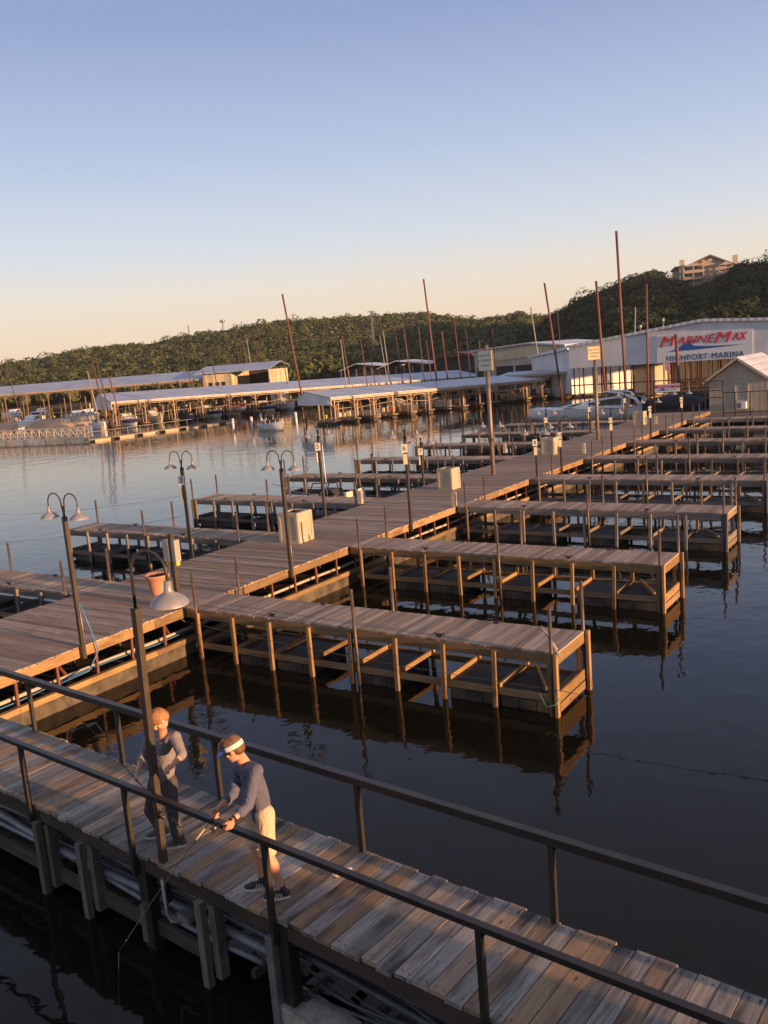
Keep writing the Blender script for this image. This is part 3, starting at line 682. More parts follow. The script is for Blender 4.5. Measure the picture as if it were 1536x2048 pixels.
for (px, py_, pt, n_, lab) in ((378, 1115, 935, '3', 'double gooseneck dock lamp carrying the white plate 3 on the left pier edge'),
                          (645, 1032, 872, '5', 'double gooseneck dock lamp carrying the white plate 5 on the left pier edge')):
    p = at_z(px, py_, DZ); h = height_at(Vector((PLX - 0.08, p.y, 0)), pt) - DZ
    lamps.append((double_lamp(PLX - 0.08, p.y, h, 'l', n_), lab))
num = 7
for k, y in enumerate((32.2, 39.0, 45.8, 52.6, 59.4)):
    lamps.append((double_lamp(PLX - 0.08, y, LH, 'l', str(num)), ['double gooseneck dock lamp carrying the white plate 7 behind the plate 6 lamp', 'double gooseneck dock lamp with plate 9 on the left edge beside the first sign pile',
                  'double gooseneck dock lamp with plate 11 on the left edge beyond the first sign pile', 'double gooseneck dock lamp with plate 13 on the left edge beside the second sign pile', 'farthest left edge dock lamp, in front of the yacht'][k])); num += 2
num = 10
for k, y in enumerate((37.6, 44.5, 51.3, 58.1)):
    lamps.append((double_lamp(PR + 0.08, y, LH, 'r', str(num), notice=True), ['double gooseneck dock lamp with plate 10 on the right edge before the second sign pile', 'double gooseneck dock lamp with plate 12, just past the second sign pile',
                  'double gooseneck dock lamp with plate 14 on the right edge near the farthest cream box', 'farthest right edge dock lamp, before the small banner'][k])); num += 2
for o, lab in lamps: tag(o, lab, 'lamp', 'double gooseneck lamps along the main pier')
# single gooseneck lamp in front
b_ = at_z(327, 1724, DZ); bl = thing('walkway_lamp', 'tall square brown lamp post with single gooseneck rising through the near walkway rail', 'lamp', (b_.x, b_.y, DZ)); bl.rotation_euler = (0, 0.03, 0)
ht = height_at(b_, 1216) - DZ
mb = MB(); mb.box(-0.037, 0.037, -0.037, 0.037, -0.5, ht); mb.build('post', 'lamp_post', bl)
mb = MB(); mb.box(-0.043, 0.043, -0.043, 0.043, ht + 0.001, ht + 0.012); mb.build('post_cap', 'black_steel', bl)
dr = Vector((0.90, 0.1, 0)).normalized(); pts = [Vector((0, 0, ht))]; r = 0.24
for k in range(17):
    a = PI * k / 16; pts.append(dr * (r - r * math.cos(a)) + Vector((0, 0, ht + 0.42 + 0.23 * math.sin(a))))
pts.append(dr * 2 * r + Vector((0, 0, ht + 0.30)))
mb = MB(); mb.tube(pts, 0.017, 10); mb.build('gooseneck', 'black_steel', bl)
c_ = dr * 2 * r + Vector((0, 0, ht + 0.22))
mb = MB(); mb.lathe([(0.02, 0.13), (0.04, 0.125), (0.046, 0.03), (0.06, 0.0), (0.12, -0.028), (0.175, -0.07), (0.203, -0.11), (0.208, -0.125)], c_, 36); sh = mb.build('lamp_shade', 'shade', bl)
mb = MB(); mb.lathe([(0.05, -0.012), (0.115, -0.038), (0.172, -0.08), (0.204, -0.128)], c_, 36); mb.build('shade_lining', 'shade_in', sh)
# big cream boxes
def cream_box(x1, y0, lab, s=0.82, h=1.06):
    t = thing('storage_box', lab, 'box', (x1 - s / 2, y0 + s / 2, DZ + 0.004), random.uniform(-.04, .04), 'big cream boxes on the main pier'); a = s / 2
    for nm, q in (('panel', (-a, a, -a, -a + 0.03)), ('panel', (-a, a, a - 0.03, a)), ('panel', (-a, -a + 0.03, -a + 0.031, a - 0.031)), ('panel', (a - 0.03, a, -a + 0.031, a - 0.031))):
        mb = MB(); mb.box(q[0], q[1], q[2], q[3], 0, h); mb.build(nm, 'cream_box', t)
    mb = MB()
    for s_ in (-1, 1):
        for (u0, u1, z0, z1) in ((-a + .0, -a + .09, .0, h), (a - .09, a - .0, .0, h), (-a + .09, a - .09, h - .09, h), (-a + .09, a - .09, .0, .09)):
            f0, f1 = (a + 0.0015, a + 0.02) if s_ > 0 else (-a - 0.02, -a - 0.0015)
            mb.box(f0, f1, u0, u1, z0, z1); mb.box(u0, u1, f0, f1, z0, z1)
    mb.build('trim', 'cream_box', t)
    mb = MB(); mb.box(-a + 0.032, a - 0.032, -a + 0.032, a - 0.032, 0.02, h - 0.22); mb.build('bin', 'box_dark', t)
    mb = MB(); 
    for (q0, q1, q2, q3) in ((-a, a, -a, -a + 0.13), (-a, a, a - 0.13, a), (-a, -a + 0.13, -a + 0.13, a - 0.13), (a - 0.13, a, -a + 0.13, a - 0.13)): mb.box(q0, q1, q2, q3, h + 0.001, h + 0.022)
    mb.build('top_frame', 'cream_box', t)
for (px, py_, lab) in ((598, 1088, 'big cream panelled box nearest, behind the unplated lamp'), (905, 980, 'big cream panelled box just left of the first sign pile'), (1108, 910, 'big cream panelled box between the two sign piles'), (1287, 850, 'big cream panelled box farthest down the pier')):
    p = at_z(px, py_, DZ); big = px == 598; cream_box(p.x, p.y, lab, .76 if big else .68, .94 if big else .84)
# power pedestals
PD = [(909, 1012, 'small cream power pedestal at the right edge beside the second big box'), (1168, 907, 'small cream power pedestal on the right edge beyond the third big box'), (1312, 848, 'small cream power pedestal on the right edge nearest the house'),
      (722, 1008, 'small cream power pedestal on the left finger pier beside the moored motorboat'), (1010, 906, 'small cream power pedestal on the left edge behind the first sign pile'), (1186, 858, 'small cream power pedestal on the left edge near the second sign pile')]
for px, py_, lab in PD:
    p = at_z(px, py_, DZ); t = thing('power_pedestal', lab, 'power pedestal', (p.x, p.y, DZ), 0.1, 'power pedestals')
    mb = MB(); mb.box(-0.075, 0.075, -0.075, 0.075, 0.004, 0.46); mb.build('cabinet', 'cream_box', t)
    mb = MB(); mb.prism([(-0.09, 0.461), (0.09, 0.461), (0.09, 0.49), (0, 0.53), (-0.09, 0.49)], -0.09, 0.09); mb.build('hood', 'cream_box', t)
    mb = MB(); mb.box(0.076, 0.086, -0.05, 0.05, 0.2, 0.42); mb.build('socket_panel', 'meter', t)
# meter post
p = at_z(376, 1212, DZ); t = thing('meter_post', 'dark post carrying two grey meter boxes beside the flower pot', 'meter post', (PR - 0.03, 14.0, DZ))
hm = height_at(Vector((PR - 0.03, 14.0, 0)), 1068) - DZ
mb = MB(); mb.box(-0.05, 0.05, -0.05, 0.05, 0.003, hm); mb.build('post', 'lamp_post', t)
for s, x0 in ((-1, -0.07), (1, 0.055)):
    a_, b2 = (-0.24, -0.055) if s < 0 else (0.055, 0.16)
    mb = MB(); mb.box(a_, b2, -0.07, 0.10, hm - 0.66, hm - 0.14); mb.build('meter_box', 'meter', t)
    mb = MB(); mb.box(a_ + 0.02, b2 - 0.02, -0.04, 0.07, hm - 0.75, hm - 0.662); mb.build('plug', 'yellow', t)
mb = MB(); mb.tube([(-0.1, 0, hm - 0.75), (-0.06, -0.07, 0.6), (0.0, -0.08, 0.2), (-0.07, -0.1, -0.1), (0.05, 0.1, -0.35)], 0.017, 6); mb.build('cable', 'cable', t)
# pot
p = at_z(313, 1190, DZ); t = thing('flower_pot', 'large terracotta flower pot with bare soil on the main pier', 'flower pot', (p.x, p.y + 0.1, DZ + 0.004))
mb = MB(); mb.lathe([(0.0001, 0.0), (0.19, 0), (0.20, 0.02), (0.205, 0.05), (0.24, 0.30), (0.26, 0.40), (0.262, 0.405), (0.295, 0.41), (0.312, 0.50), (0.308, 0.515), (0.285, 0.515), (0.265, 0.44)], (0, 0, 0), 32); mb.build('pot', 'terracotta', t)
mb = MB(); mb.lathe([(0.0001, 0.45), (0.1, 0.452), (0.268, 0.44)], (0, 0, 0), 20)
for k in range(40):
    a = random.uniform(0, 2 * PI); r = random.uniform(0, 0.24); mb.bar((r * math.cos(a), r * math.sin(a), 0.44), (r * math.cos(a) + random.uniform(-.05, .05), r * math.sin(a) + random.uniform(-.05, .05), 0.47 + random.uniform(0, .05)), 0.012, 0.006)
mb.build('soil', 'soil', t)
# sign piles
for (bx, by, tx, ty, sz, lab, rz, sgx, sgy) in ((987, 950, 976, 690, (0.78, 0.86), 'tall steel pile carrying the parking sign that faces the camera in shade', -0.25, 973, 721), (1196, 880, 1186, 700, (0.66, 0.72), 'tall steel pile carrying the yellowish parking sign with painted-in sunlight', 0.42, 1189, 706)):
    p = at_z(bx, by, DZ); t = thing('sign_pile', lab, 'sign post', (p.x, p.y, 0), 0, 'piles with parking signs'); h = height_at(p, ty)
    mb = MB(); mb.tube([(0, 0, -0.5), (0, 0, h)], 0.095, 20); mb.build('pile', 'pile_steel', t)
    zs = height_at(p, sgy)
    mb = MB(); w_, h_ = sz
    mb.box(-w_ / 2 - 0.03, w_ / 2 + 0.03, -0.02, 0.02, -h_ / 2 - 0.03, h_ / 2 + 0.03); fr_ = mb.build('sign_frame', 'frame_tan', t, (0, -0.13, zs), rz)
    sb = square_text_sign(t, (0, -0.16, zs), sz, ['ABSOLUTELY', 'NO OVERNIGHT', 'PARKING'], 0.135, 'sign_white' if rz < 0 else 'sign_yellow', rz)  # yellow board on the second sign: its sunlight is put into the colour
    mb = MB(); mb.box(-w_ * 0.4, w_ * 0.4, -0.11, -0.085, -0.02, 0.02); mb.build('bracket', 'galv', t, (0, 0, zs), rz)
# litter on the walkway
p = at_z(684, 1753, DZ); mb = MB(); random.seed(4)
prof = [(0.0001, -0.12), (0.028, -0.12), (0.032, -0.06), (0.026, 0.0), (0.045, 0.06), (0.05, 0.13), (0.046, 0.13)]
mt_ = Matrix.Rotation(0.9, 3, 'Z') @ Matrix.Rotation(PI / 2, 3, 'Y'); mb.lathe(prof, (0, 0, 0.045), 12, 0, mt_)
mb.v = [(x + random.uniform(-.012, .012), y + random.uniform(-.012, .012), max(0.003, z + random.uniform(-.015, .015))) for x, y, z in mb.v]
o = mb.build('crushed_cup', 'litter', None, (p.x, p.y, DZ + 0.005)); o.scale = (.85, .85, .9); tag(o, 'crushed translucent plastic cup lying on the walkway planks', 'litter')
# mooring lines
def line(pts, r, nm, mt, lab, cat='rope'):
    mb = MB(); mb.tube(pts, r, 5); return tag(mb.build(nm, mt), lab, cat)
def sagl(a, b, s, n=14): return [Vector(a).lerp(Vector(b), k / n) - Vector((0, 0, s * 4 * (k / n) * (1 - k / n))) for k in range(n + 1)]
line(sagl((PR + 0.2, 13.9, 0.95), (-5.95, 14.02, 0.55), 0.1) + [Vector((-2.0, 13.9, 0.4)), Vector((4, 13.6, 0.3))], 0.006, 'mooring_line', 'cable', 'thin dark line slung along the nearest right finger pier into the water')
line([(-6.0, 14.1, DZ + 0.08), (-6.35, 14.25, DZ + 0.45), (-6.02, 14.12, DZ + 0.02), (-5.9, 14.05, DZ - 0.05)], 0.014, 'dock_rope', 'rope', 'pale rope knotted round the corner post of the nearest right finger pier')
line([(-6.35, 14.0, 0.45), (-6.2, 13.95, 0.22), (-6.02, 13.96, 0.3), (-5.95, 13.98, 0.42)], 0.012, 'green_rope_scrap', 'green_rope', 'short green rope scrap hanging at the end of the nearest right finger pier')
for (ax, ay, bx, by, lab) in ((-160, 1028, 345, 962, 'thin cable crossing the left water highest up, ending at the lamp with plate 3'), (-160, 1088, 358, 1004, 'thin cable crossing the left water lowest down')):
    A_, B_ = at_d(ax, 42, 1.6, None), at_z(378, 1115, DZ) + Vector((0, 0, 1.9 if by < 990 else 1.3))
    A_.z = height_at(A_, ay); line(sagl(A_, B_, 0.25), 0.004, 'guy_cable', 'cable', lab, 'cable')
# ================================================================== COVERED BOAT DOCKS
def covered_dock(name, label, A, B, depth, eave, rise, kind, nbay, asym=0.3, back_eave=None, finger=6.0, group='covered boat docks', gable=True, roofm='roof', gpanel=1.2, eave_end=None):
    """front eave runs A -> B; roof extends `depth` to the left of that direction (away from the camera)"""
    A = Vector((A[0], A[1], 0)); B = Vector((B[0], B[1], 0)); d = (B - A); L = d.length; d.normalize()
    rz = math.atan2(d.y, d.x); t = thing(name, label, 'boat dock', A, rz, group)
    rd = depth * (1 - asym); be = eave if back_eave is None else back_eave
    prof = [(0, eave), (rd, eave + rise), (depth, be), (depth, be - 0.12), (rd, eave + rise - 0.12), (0, eave - 0.12)]
    mb = MB(); fr = lambda a, b, d_: (d_, a, b)
    k = len(prof)
    for i in range(k):
        j = (i + 1) % k; e0, e1 = prof[i], prof[j]
        mb.poly([(-0.5, e0[0], e0[1]), (L + 0.5, e0[0], e0[1]), (L + 0.5, e1[0], e1[1]), (-0.5, e1[0], e1[1])], [(0, e0[0]), (L, e0[0]), (L, e1[0]), (0, e1[0])])
    mb.poly([(-0.5, a, b) for a, b in reversed(prof)]); mb.poly([(L + 0.5, a, b) for a, b in prof]); de = 0 if eave_end is None else eave_end - eave
    def tilt(m_): m_.v = [(x, y, z + de * max(0, min(1, x / L))) for x, y, z in m_.v]
    tilt(mb); mb.build('roof', roofm, t)
    mb = MB(); mb.box(-0.5, L + 0.5, -0.06, -0.004, eave - 0.34, eave - 0.02); tilt(mb); mb.build('fascia', 'fascia', t)
    if gable:
        mb = MB(); mb.prism([(0.02, eave - 0.13), (rd, eave + rise - 0.13), (depth - 0.02, be - 0.13), (depth - 0.02, be - gpanel), (0.02, eave - gpanel)], -0.46, -0.40, fr=lambda a, b, d_: (d_, a, b)); mb.build('gable_panel', 'hall_white', t)
    # back walkway and slips with posts
    mb = MB(); mb.box(0, L, depth * 0.5, depth * 0.5 + 1.3, 0.32, 0.5); mb.build('walkway', 'frame_grey', t)
    for i in range(nbay + 1):
        x = i * L / nbay
        mb = MB(); mb.box(x - 0.45, x + 0.45, -finger + depth * 0.5, depth * 0.5 - 0.02, 0.34, 0.48); mb.build('slip_finger', 'slip', t)
        mb = MB(); mb.box(x - 0.36, x + 0.36, -finger + depth * 0.5 + 0.2, depth * 0.5 - 0.1, -0.2, 0.2); mb.build('float', 'float', t)
        for y in (0.1, depth * 0.5 - 0.2, depth - 0.2):
            ev = eave + de * x / L; mb = MB(); h_ = ev - 0.35 if y < 1 else ev - 0.1
            mb.box(x - 0.07, x + 0.07, y - 0.07, y + 0.07, 0.485, h_)
            if y < 1:
                mb.bar((x, y, ev - 1.1), (x, y + 1.0, ev - 0.3), 0.07); mb.bar((x - 0.9, y, ev - 0.36), (x, y, ev - 1.2), 0.06); mb.bar((x + 0.9, y, ev - 0.36), (x, y, ev - 1.2), 0.06)
            mb.build('post', 'dock_post', t)
        for q, yy in enumerate((0.25, 0.3, 2.0, 3.6)):
            xx = x + (0.42 if q % 2 else -0.42); mb = MB(); hh = random.choice((1.2, 1.6, 2.2)) if q > 1 or kind != 'b' else (ev - 0.9 if q == 0 else 1.5)
            mb.tube([(xx, yy, -0.3), (xx + random.uniform(-.05, .05), yy, 0.5 + hh)], 0.055, 6); mb.build('bumper_post', 'dock_post', t)
    mb = MB()
    for i in range(nbay):
        x = (i + 0.5) * L / nbay; ev = eave + de * x / L
        mb.bar((x - L / nbay / 2, 0.1, ev - 0.5), (x + L / nbay / 2, 0.1, ev - 0.5), 0.08)
        mb.bar((x - L / nbay / 2, 0.1, random.uniform(1.5, 2.0)), (x + L / nbay / 2, 0.1, random.uniform(1.5, 2.0)), 0.05)
        mb.bar((x, 0.1, ev - 0.35), (x, depth - 0.3, ev - 0.35), 0.08)
    mb.build('trusses', 'dock_post', t)
    for i in range(nbay * 2):
        mb = MB(); x = random.uniform(0.5, L - 0.5); y = depth * 0.5 + random.uniform(0.1, 1.1); s_ = random.uniform(0.3, 0.7)
        mb.hexa((x, y, 0.505 + s_ * 0.5), (s_ * 1.2, s_ * 0.8, s_), Matrix.Rotation(random.uniform(0, 3), 3, 'Z')); mb.build('locker', random.choice(('gel_cream', 'boat_red', 'hull_blue', 'gel_white', 'yellow', 'cream_box')), t)
    return t
M['slip'] = wood('slip_wood', (0.14, 0.09, 0.055), (0.40, 0.27, 0.17), (0.42, 0.25, 0.12), 0.4, 0.3)
covered_dock('covered_dock', 'long low metal roofed boat dock with white gable end at its left', (-104.0, 86.5), (-74.0, 145.0), 13, 3.9, 1.25, 'a', 15, 0.40, finger=6.9, eave_end=2.6)
covered_dock('covered_dock', 'metal roofed boat dock nearest the open water with many tan slip fingers', (-59.4, 80.1), (-46.8, 109.0), 8.0, 3.08, 0.75, 'b', 12, 0.25, finger=4.4, gpanel=0.9, eave_end=2.64)
p1, p2 = at_d(1000, 122), at_d(1124, 119)
covered_dock('covered_dock', 'short flat metal roofed dock beyond the tan slips, left of the boat hall', (p1.x, p1.y), (p2.x, p2.y), 7, 3.4, 0.3, 'c', 3, 0.4, finger=4, gable=False)
p1, p2 = at_d(-160, 200), at_d(404, 172)
covered_dock('covered_dock', 'far left covered dock with long grey metal roof over cabin cruisers', (p1.x, p1.y), (p2.x, p2.y), 13, 6.1, 1.6, 'd', 13, 0.4, finger=8, gable=False)
# two-storey dock house at the right end of the far left dock
p1, p2 = at_d(404, 171), at_d(538, 166); A = Vector(p1); B = Vector(p2); d = (B - A).normalized(); rz = math.atan2(d.y, d.x); L = (B - A).length
t = thing('dock_house', 'two storey cream dock house with open dark bay under a grey metal roof', 'building', A, rz)
e1 = 7.9; z_e = height_at(A, 747); z_r = height_at(A + Vector((-d.y, d.x, 0)) * 6, 733) + 0.4
mb = MB(); dep = 11
for q in (0,):
    prof = [(0 - 0.6, z_e), (dep * 0.5, z_r - 0.3), (dep, z_e + 0.4), (dep, z_e + 0.25), (dep * 0.5, z_r - 0.48), (-0.6, z_e - 0.18)]
    for i in range(6):
        j = (i + 1) % 6; mb.poly([(-1.5, *prof[i]), (L + 0.5, *prof[i]), (L + 0.5, *prof[j]), (-1.5, *prof[j])], [(0, i), (L, i), (L, j), (0, j)])
    mb.poly([(-1.5, *p) for p in reversed(prof)]); mb.poly([(L + 0.5, *p) for p in prof])
mb.build('roof', 'roof', t)
mb = MB(); mb.box(0, L * 0.42, 0.3, dep - 1, 3.2, z_e - 0.2); mb.build('upper_room', 'cream_wall', t)
mb = MB(); mb.box(L - 0.2, L, 0, dep - 0.5, 0.5, z_e - 0.2); mb.build('end_wall', 'cream_wall', t)
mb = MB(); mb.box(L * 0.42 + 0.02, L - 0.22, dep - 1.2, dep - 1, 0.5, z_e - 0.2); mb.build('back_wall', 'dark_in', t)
mb = MB(); mb.box(-0.8, L * 0.42 + 0.3, -0.6, 0.28, 3.1, 3.25); mb.build('balcony', 'fascia', t)
for x in (1.0, 2.4, 3.6):
    mb = MB(); mb.box(x, x + 0.8, 0.27, 0.297, 4.0, 5.2); mb.build('window', 'glass_dark', t)
mb = MB(); mb.box(0, L, -0.5, dep, 0.2, 0.5); mb.build('platform', 'frame_grey', t)
# low roofs beyond, at the foot of the wood
for (x0, x1, dist, ty, by, lab) in ((676, 776, 215, 726, 741, 'low white roofed shed at the foot of the wood, left one'), (752, 862, 190, 720, 738, 'low white roofed shed just left of the dark open shelter')):
    A, B = at_d(x0, dist), at_d(x1, dist * 0.97); d = (B - A).normalized(); rz = math.atan2(d.y, d.x); L = (B - A).length
    t = thing('low_shed', lab, 'shed', A, rz); zt = height_at((A + B) / 2, ty) ; zb = zt - 1.4
    mb = MB(); mb.prism([(0, zb), (L * .35, zt), (L, zb + 0.3), (L, zb + 0.12), (L * .35, zt - 0.15), (0, zb - 0.12)], 0, 9, fr=lambda a, b, d_: (a, d_, b)); mb.build('roof', 'roof_white', t)
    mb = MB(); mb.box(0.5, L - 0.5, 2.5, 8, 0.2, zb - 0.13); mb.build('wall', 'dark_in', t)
    for q in range(7):
        mb = MB(); mb.box(0.4 + q * (L - 1) / 6 - .08, 0.4 + q * (L - 1) / 6 + .08, 0.4, 0.56, 0, zb - 0.1 + (0.2 if q else 0)); mb.build('post', 'galv', t)
A, B = at_d(860, 185), at_d(945, 176); d = (B - A).normalized(); rz = math.atan2(d.y, d.x); L = (B - A).length
t = thing('open_shelter', 'dark low shelter with thin flat roof left of the beige warehouse', 'shed', A, rz); zt = height_at(A, 712)
mb = MB(); mb.prism([(0, zt - 0.3), (L * .6, zt + 0.4), (L, zt - .3), (L, zt - .6), (0, zt - .6)], 0, 8, fr=lambda a, b, d_: (a, d_, b)); mb.build('roof', 'rust_dark', t)
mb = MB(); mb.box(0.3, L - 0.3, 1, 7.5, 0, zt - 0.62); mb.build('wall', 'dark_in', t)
# beige warehouse
A, B = at_d(944, 150), at_d(1126, 141); d = (B - A).normalized(); rz = math.atan2(d.y, d.x); L = (B - A).length
t = thing('warehouse', 'beige metal warehouse with shallow gable, sunlight painted above and open boat bays below', 'building', A, rz)
zl, zp, zr = height_at(A, 704), height_at(A.lerp(B, .63), 688), height_at(B, 692)
mb = MB(); mb.prism([(0, 0.2), (0, zl), (L * .63, zp), (L, zr), (L, 0.2)], 0.6, 16, fr=lambda a, b, d_: (a, d_, b)); mb.build('wall', 'beige_wall', t)
mb = MB(); mb.prism([(-.3, zl + .02), (L * .63, zp + .02), (L + .3, zr + .02), (L + .3, zr + .25), (L * .63, zp + .25), (-.3, zl + .25)], 0.0, 16.2, fr=lambda a, b, d_: (a, d_, b)); mb.build('roof', 'roof_white', t)
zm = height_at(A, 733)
mb = MB(); mb.prism([(L * .22, zl - 1.0 + .5), (L * .63, zp - .35), (L - .05, zr - .25), (L - .05, zm + 1.2), (L * .22, zm + .6)], 0.45, 0.585, fr=lambda a, b, d_: (a, d_, b)); mb.build('painted_sunlight', 'cream_wall', t)  # yellower panel: sunlight on the upper wall is put into its colour
for (u0, u1) in ((.03, .10), (.25, .44), (.47, .74)):
    mb = MB(); mb.box(L * u0, L * u1, 0.5, 0.58, 0.5, zm - 0.3); mb.build('bay_shade_panel', 'dark_in', t)  # dark slabs on the solid wall stand in for shade inside the bays
# pale annex between warehouse and hall
A, B = at_d(1062, 128), at_d(1140, 118); d = (B - A).normalized(); rz = math.atan2(d.y, d.x); L = (B - A).length
t = thing('annex', 'low pale grey annex between the beige warehouse and the boat hall', 'building', A, rz)
z0, z1 = height_at(A, 716), height_at(B, 699)
mb = MB(); mb.prism([(0, 0.4), (0, z0), (L, z1), (L, 0.4)], 0, 9, fr=lambda a, b, d_: (a, d_, b)); mb.build('wall', 'hall_white', t)
mb = MB(); mb.prism([(-.3, z0 + .02), (L, z1 + .02), (L, z1 + .4), (-.3, z0 + .3)], -0.4, 9.2, fr=lambda a, b, d_: (a, d_, b)); mb.build('roof', 'roof_white', t)
mb = MB(); mb.box(L * .12, L * .5, -0.06, -0.01, 1.2, 2.3); mb.build('window', 'glass_dark', t)
mb = MB(); mb.box(L * .55, L * .93, -0.06, -0.01, 0.5, 3.1); mb.build('door', 'board_white', t)
# ------------------------------------------------------------------ boat hall with the big sign
HY = 92.0; HX0 = -36.2; HX1 = -2.0
t = thing('boat_hall', 'large open white boat hall with shallow gable and big marina sign', 'building', (HX0, HY, 0))
def hx(px): return at_y(px, 700, HY).x - HX0
def hz(px, py): return at_y(px, py, HY).z
prof = [(0, hz(1140, 737)), (0, hz(1140, 696)), (hx(1406), hz(1406, 643)), (hx(1520) , hz(1520, 641)), (HX1 - HX0, hz(1520, 641) - 1.3), (HX1 - HX0, hz(1313, 727)), (hx(1313), hz(1313, 727))]
mb = MB(); mb.prism(prof, 0, 0.25, fr=lambda a, b, d_: (a, d_, b)); mb.build('gable_wall', 'hall_white', t)
HD = 46
mb = MB(); rp = [(-.2, prof[1][1]), (prof[2][0], prof[2][1]), (prof[3][0], prof[3][1]), (prof[4][0] + .2, prof[4][1])]
rp2 = [(a, b + 0.28) for a, b in rp]; mb.prism(rp + rp2[::-1], -0.35, HD, fr=lambda a, b, d_: (a, d_, b)); mb.build('roof', 'roof_white', t)
mb = MB(); mb.box(0, 0.2, 0.26, HD, hz(1140, 737), prof[1][1] - 0.02); mb.build('side_wall', 'hall_white', t)
zb = 0.5
for i, px in enumerate((1142, 1152, 1161, 1180, 1205, 1246, 1262, 1287, 1295, 1303, 1331, 1345, 1352, 1372, 1398, 1415, 1432, 1452, 1470, 1490)):
    mb = MB(); x = hx(px) + 0.1
    for yy in (0.35, 9): mb.bar((x, yy, -0.5), (x, yy, prof[0][1] + 0.1), 0.11)
    mb.build('column', 'rust_dark' if i % 2 == 0 else 'dock_post', t)
mb = MB()
for z_ in (0.9, 2.35): mb.bar((0, 0.32, z_), (HX1 - HX0, 0.32, z_), 0.09, 0.12)
mb.build('rails', 'rust_dark', t)
mb = MB(); mb.box(0, HX1 - HX0, HD - 4, HD - 3.8, 0.2, 5.2); mb.build('back_wall', 'stucco_trim', t)
mb = MB(); mb.box(hx(1232), hx(1275), 6, 12, 0.5, 4.3); mb.build('inner_room', 'beige_wall', t)
mb = MB(); mb.box(0, HX1 - HX0, 12, 13.6, 0.15, 0.5); mb.box(0, HX1 - HX0, 30, 31.6, 0.15, 0.5); mb.build('walkway', 'slip', t)
for i in range(12):
    mb = MB(); x = 1.5 + i * 2.8
    mb.box(x - .35, x + .35, 4, 11.9, 0.2, 0.48); mb.build('slip_finger', 'slip', t)
    mb = MB()
    for yy in (14, 20, 26, 34): mb.bar((x, yy, 0.4), (x, yy, 6.3), 0.14); mb.bar((x, yy, 4.4), (x + 2.8, yy, 4.4), 0.1)
    mb.build('inner_frame', 'rust_dark', t)
# sign
bx0, bx1 = hx(1314), hx(1506)
mb = MB(); zt0 = hz(1314, 669); zb0 = hz(1314, 727); zt1 = hz(1506, 654); zb1 = hz(1506, 720)
mb.prism([(bx0, zb0 + .02), (bx0, zt0 - .12), (bx1, zt1 - .1), (bx1, zb0 + .02)], -0.06, -0.01, fr=lambda a, b, d_: (a, d_, b)); sg = mb.build('sign_board', 'board_white', t)
W_ = bx1 - bx0; up = (zt1 - zt0) / W_
def sgtext(nm, txt, size, mt, fx_, z, xs=1, shear=0, off=0, **k):
    o = text_mesh(nm, txt, size, mt, sg, (bx0 + W_ * fx_, -0.075 if size < 1.2 else -0.10, z), (PI / 2, 0, 0), 0.012 if size < 1.2 else 0.03, shear=shear, xs=xs, off=off, **k)
    if size > .9:
        for dx, dy in ((.035, .004), (-.035, -.004), (.0, -.008)):
            c = o.copy(); col.objects.link(c); c.location.x += dx; c.location.y += dy; c.location.z += .02 if dx == 0 else 0
    return o
base = hz(1407, 700)
ang = 0.0
def fxw(px): return (hx(px) - bx0) / W_
zb1_ = hz(1345, 691)
for ch, p0, p1, s_ in (('M', 1321, 1352, 1.50), ('ARINE', 1353, 1431, 1.06), ('M', 1429, 1465, 1.50), ('AX', 1464, 1496, 1.06)):
    sgtext('sign_letters', ch, s_, 'brand_red', (fxw(p0) + fxw(p1)) / 2, zb1_ + (0.06 if s_ < 1.2 else -0.06), shear=0.35, off=0.0, ay='TOP_BASELINE', fitw=hx(p1) - hx(p0))
z0 = hz(1335, 704)
wave = [(.0, 0), (.10, .13), (.17, .38), (.235, .70), (.30, .93), (.36, 1.0), (.40, .98), (.42, .93), (.365, .85), (.335, .72), (.335, .55), (.38, .42), (.52, .33), (.75, .27), (1.0, .24), (.75, .14), (.5, .07), (.25, .02)]
wx0_, wx1_ = hx(1334), hx(1488)
mb = MB(); mb.prism([(wx0_ + (wx1_ - wx0_) * a, z0 + b * 1.02) for a, b in wave], -0.085, -0.065, fr=lambda a, b, d_: (a, d_, b)); mb.build('wave_mark', 'brand_blue', sg)
sgtext('sign_letters', 'HIGHPORT MARINA', 0.80, 'ink', (fxw(1333) + fxw(1489)) / 2, hz(1333, 723), off=0.0, space=1.1, ay='TOP_BASELINE', fitw=hx(1489) - hx(1333))
# small units on the hall roof
for i, (px, ty, w_) in enumerate(((1311, 648, .22), (1264, 654, .3))):
    x = hx(px); t2 = thing('roof_vent', ['slim metal vent pipe on the boat hall roof near the sign', 'short capped metal vent on the left slope of the boat hall roof'][i], 'roof vent', (HX0 + x, HY + 3, hz(px, 660 if i == 0 else 668)))
    hv = hz(px, ty) - hz(px, 672)
    mb = MB(); mb.tube([(0, 0, -0.2), (0, 0, hv * .6)], 0.05, 8); mb.build('stem', 'galv', t2)
    mb = MB(); mb.tube([(0, 0, hv * .6), (0, 0, hv)], w_ * .6, 10); mb.build('cap', 'galv', t2)
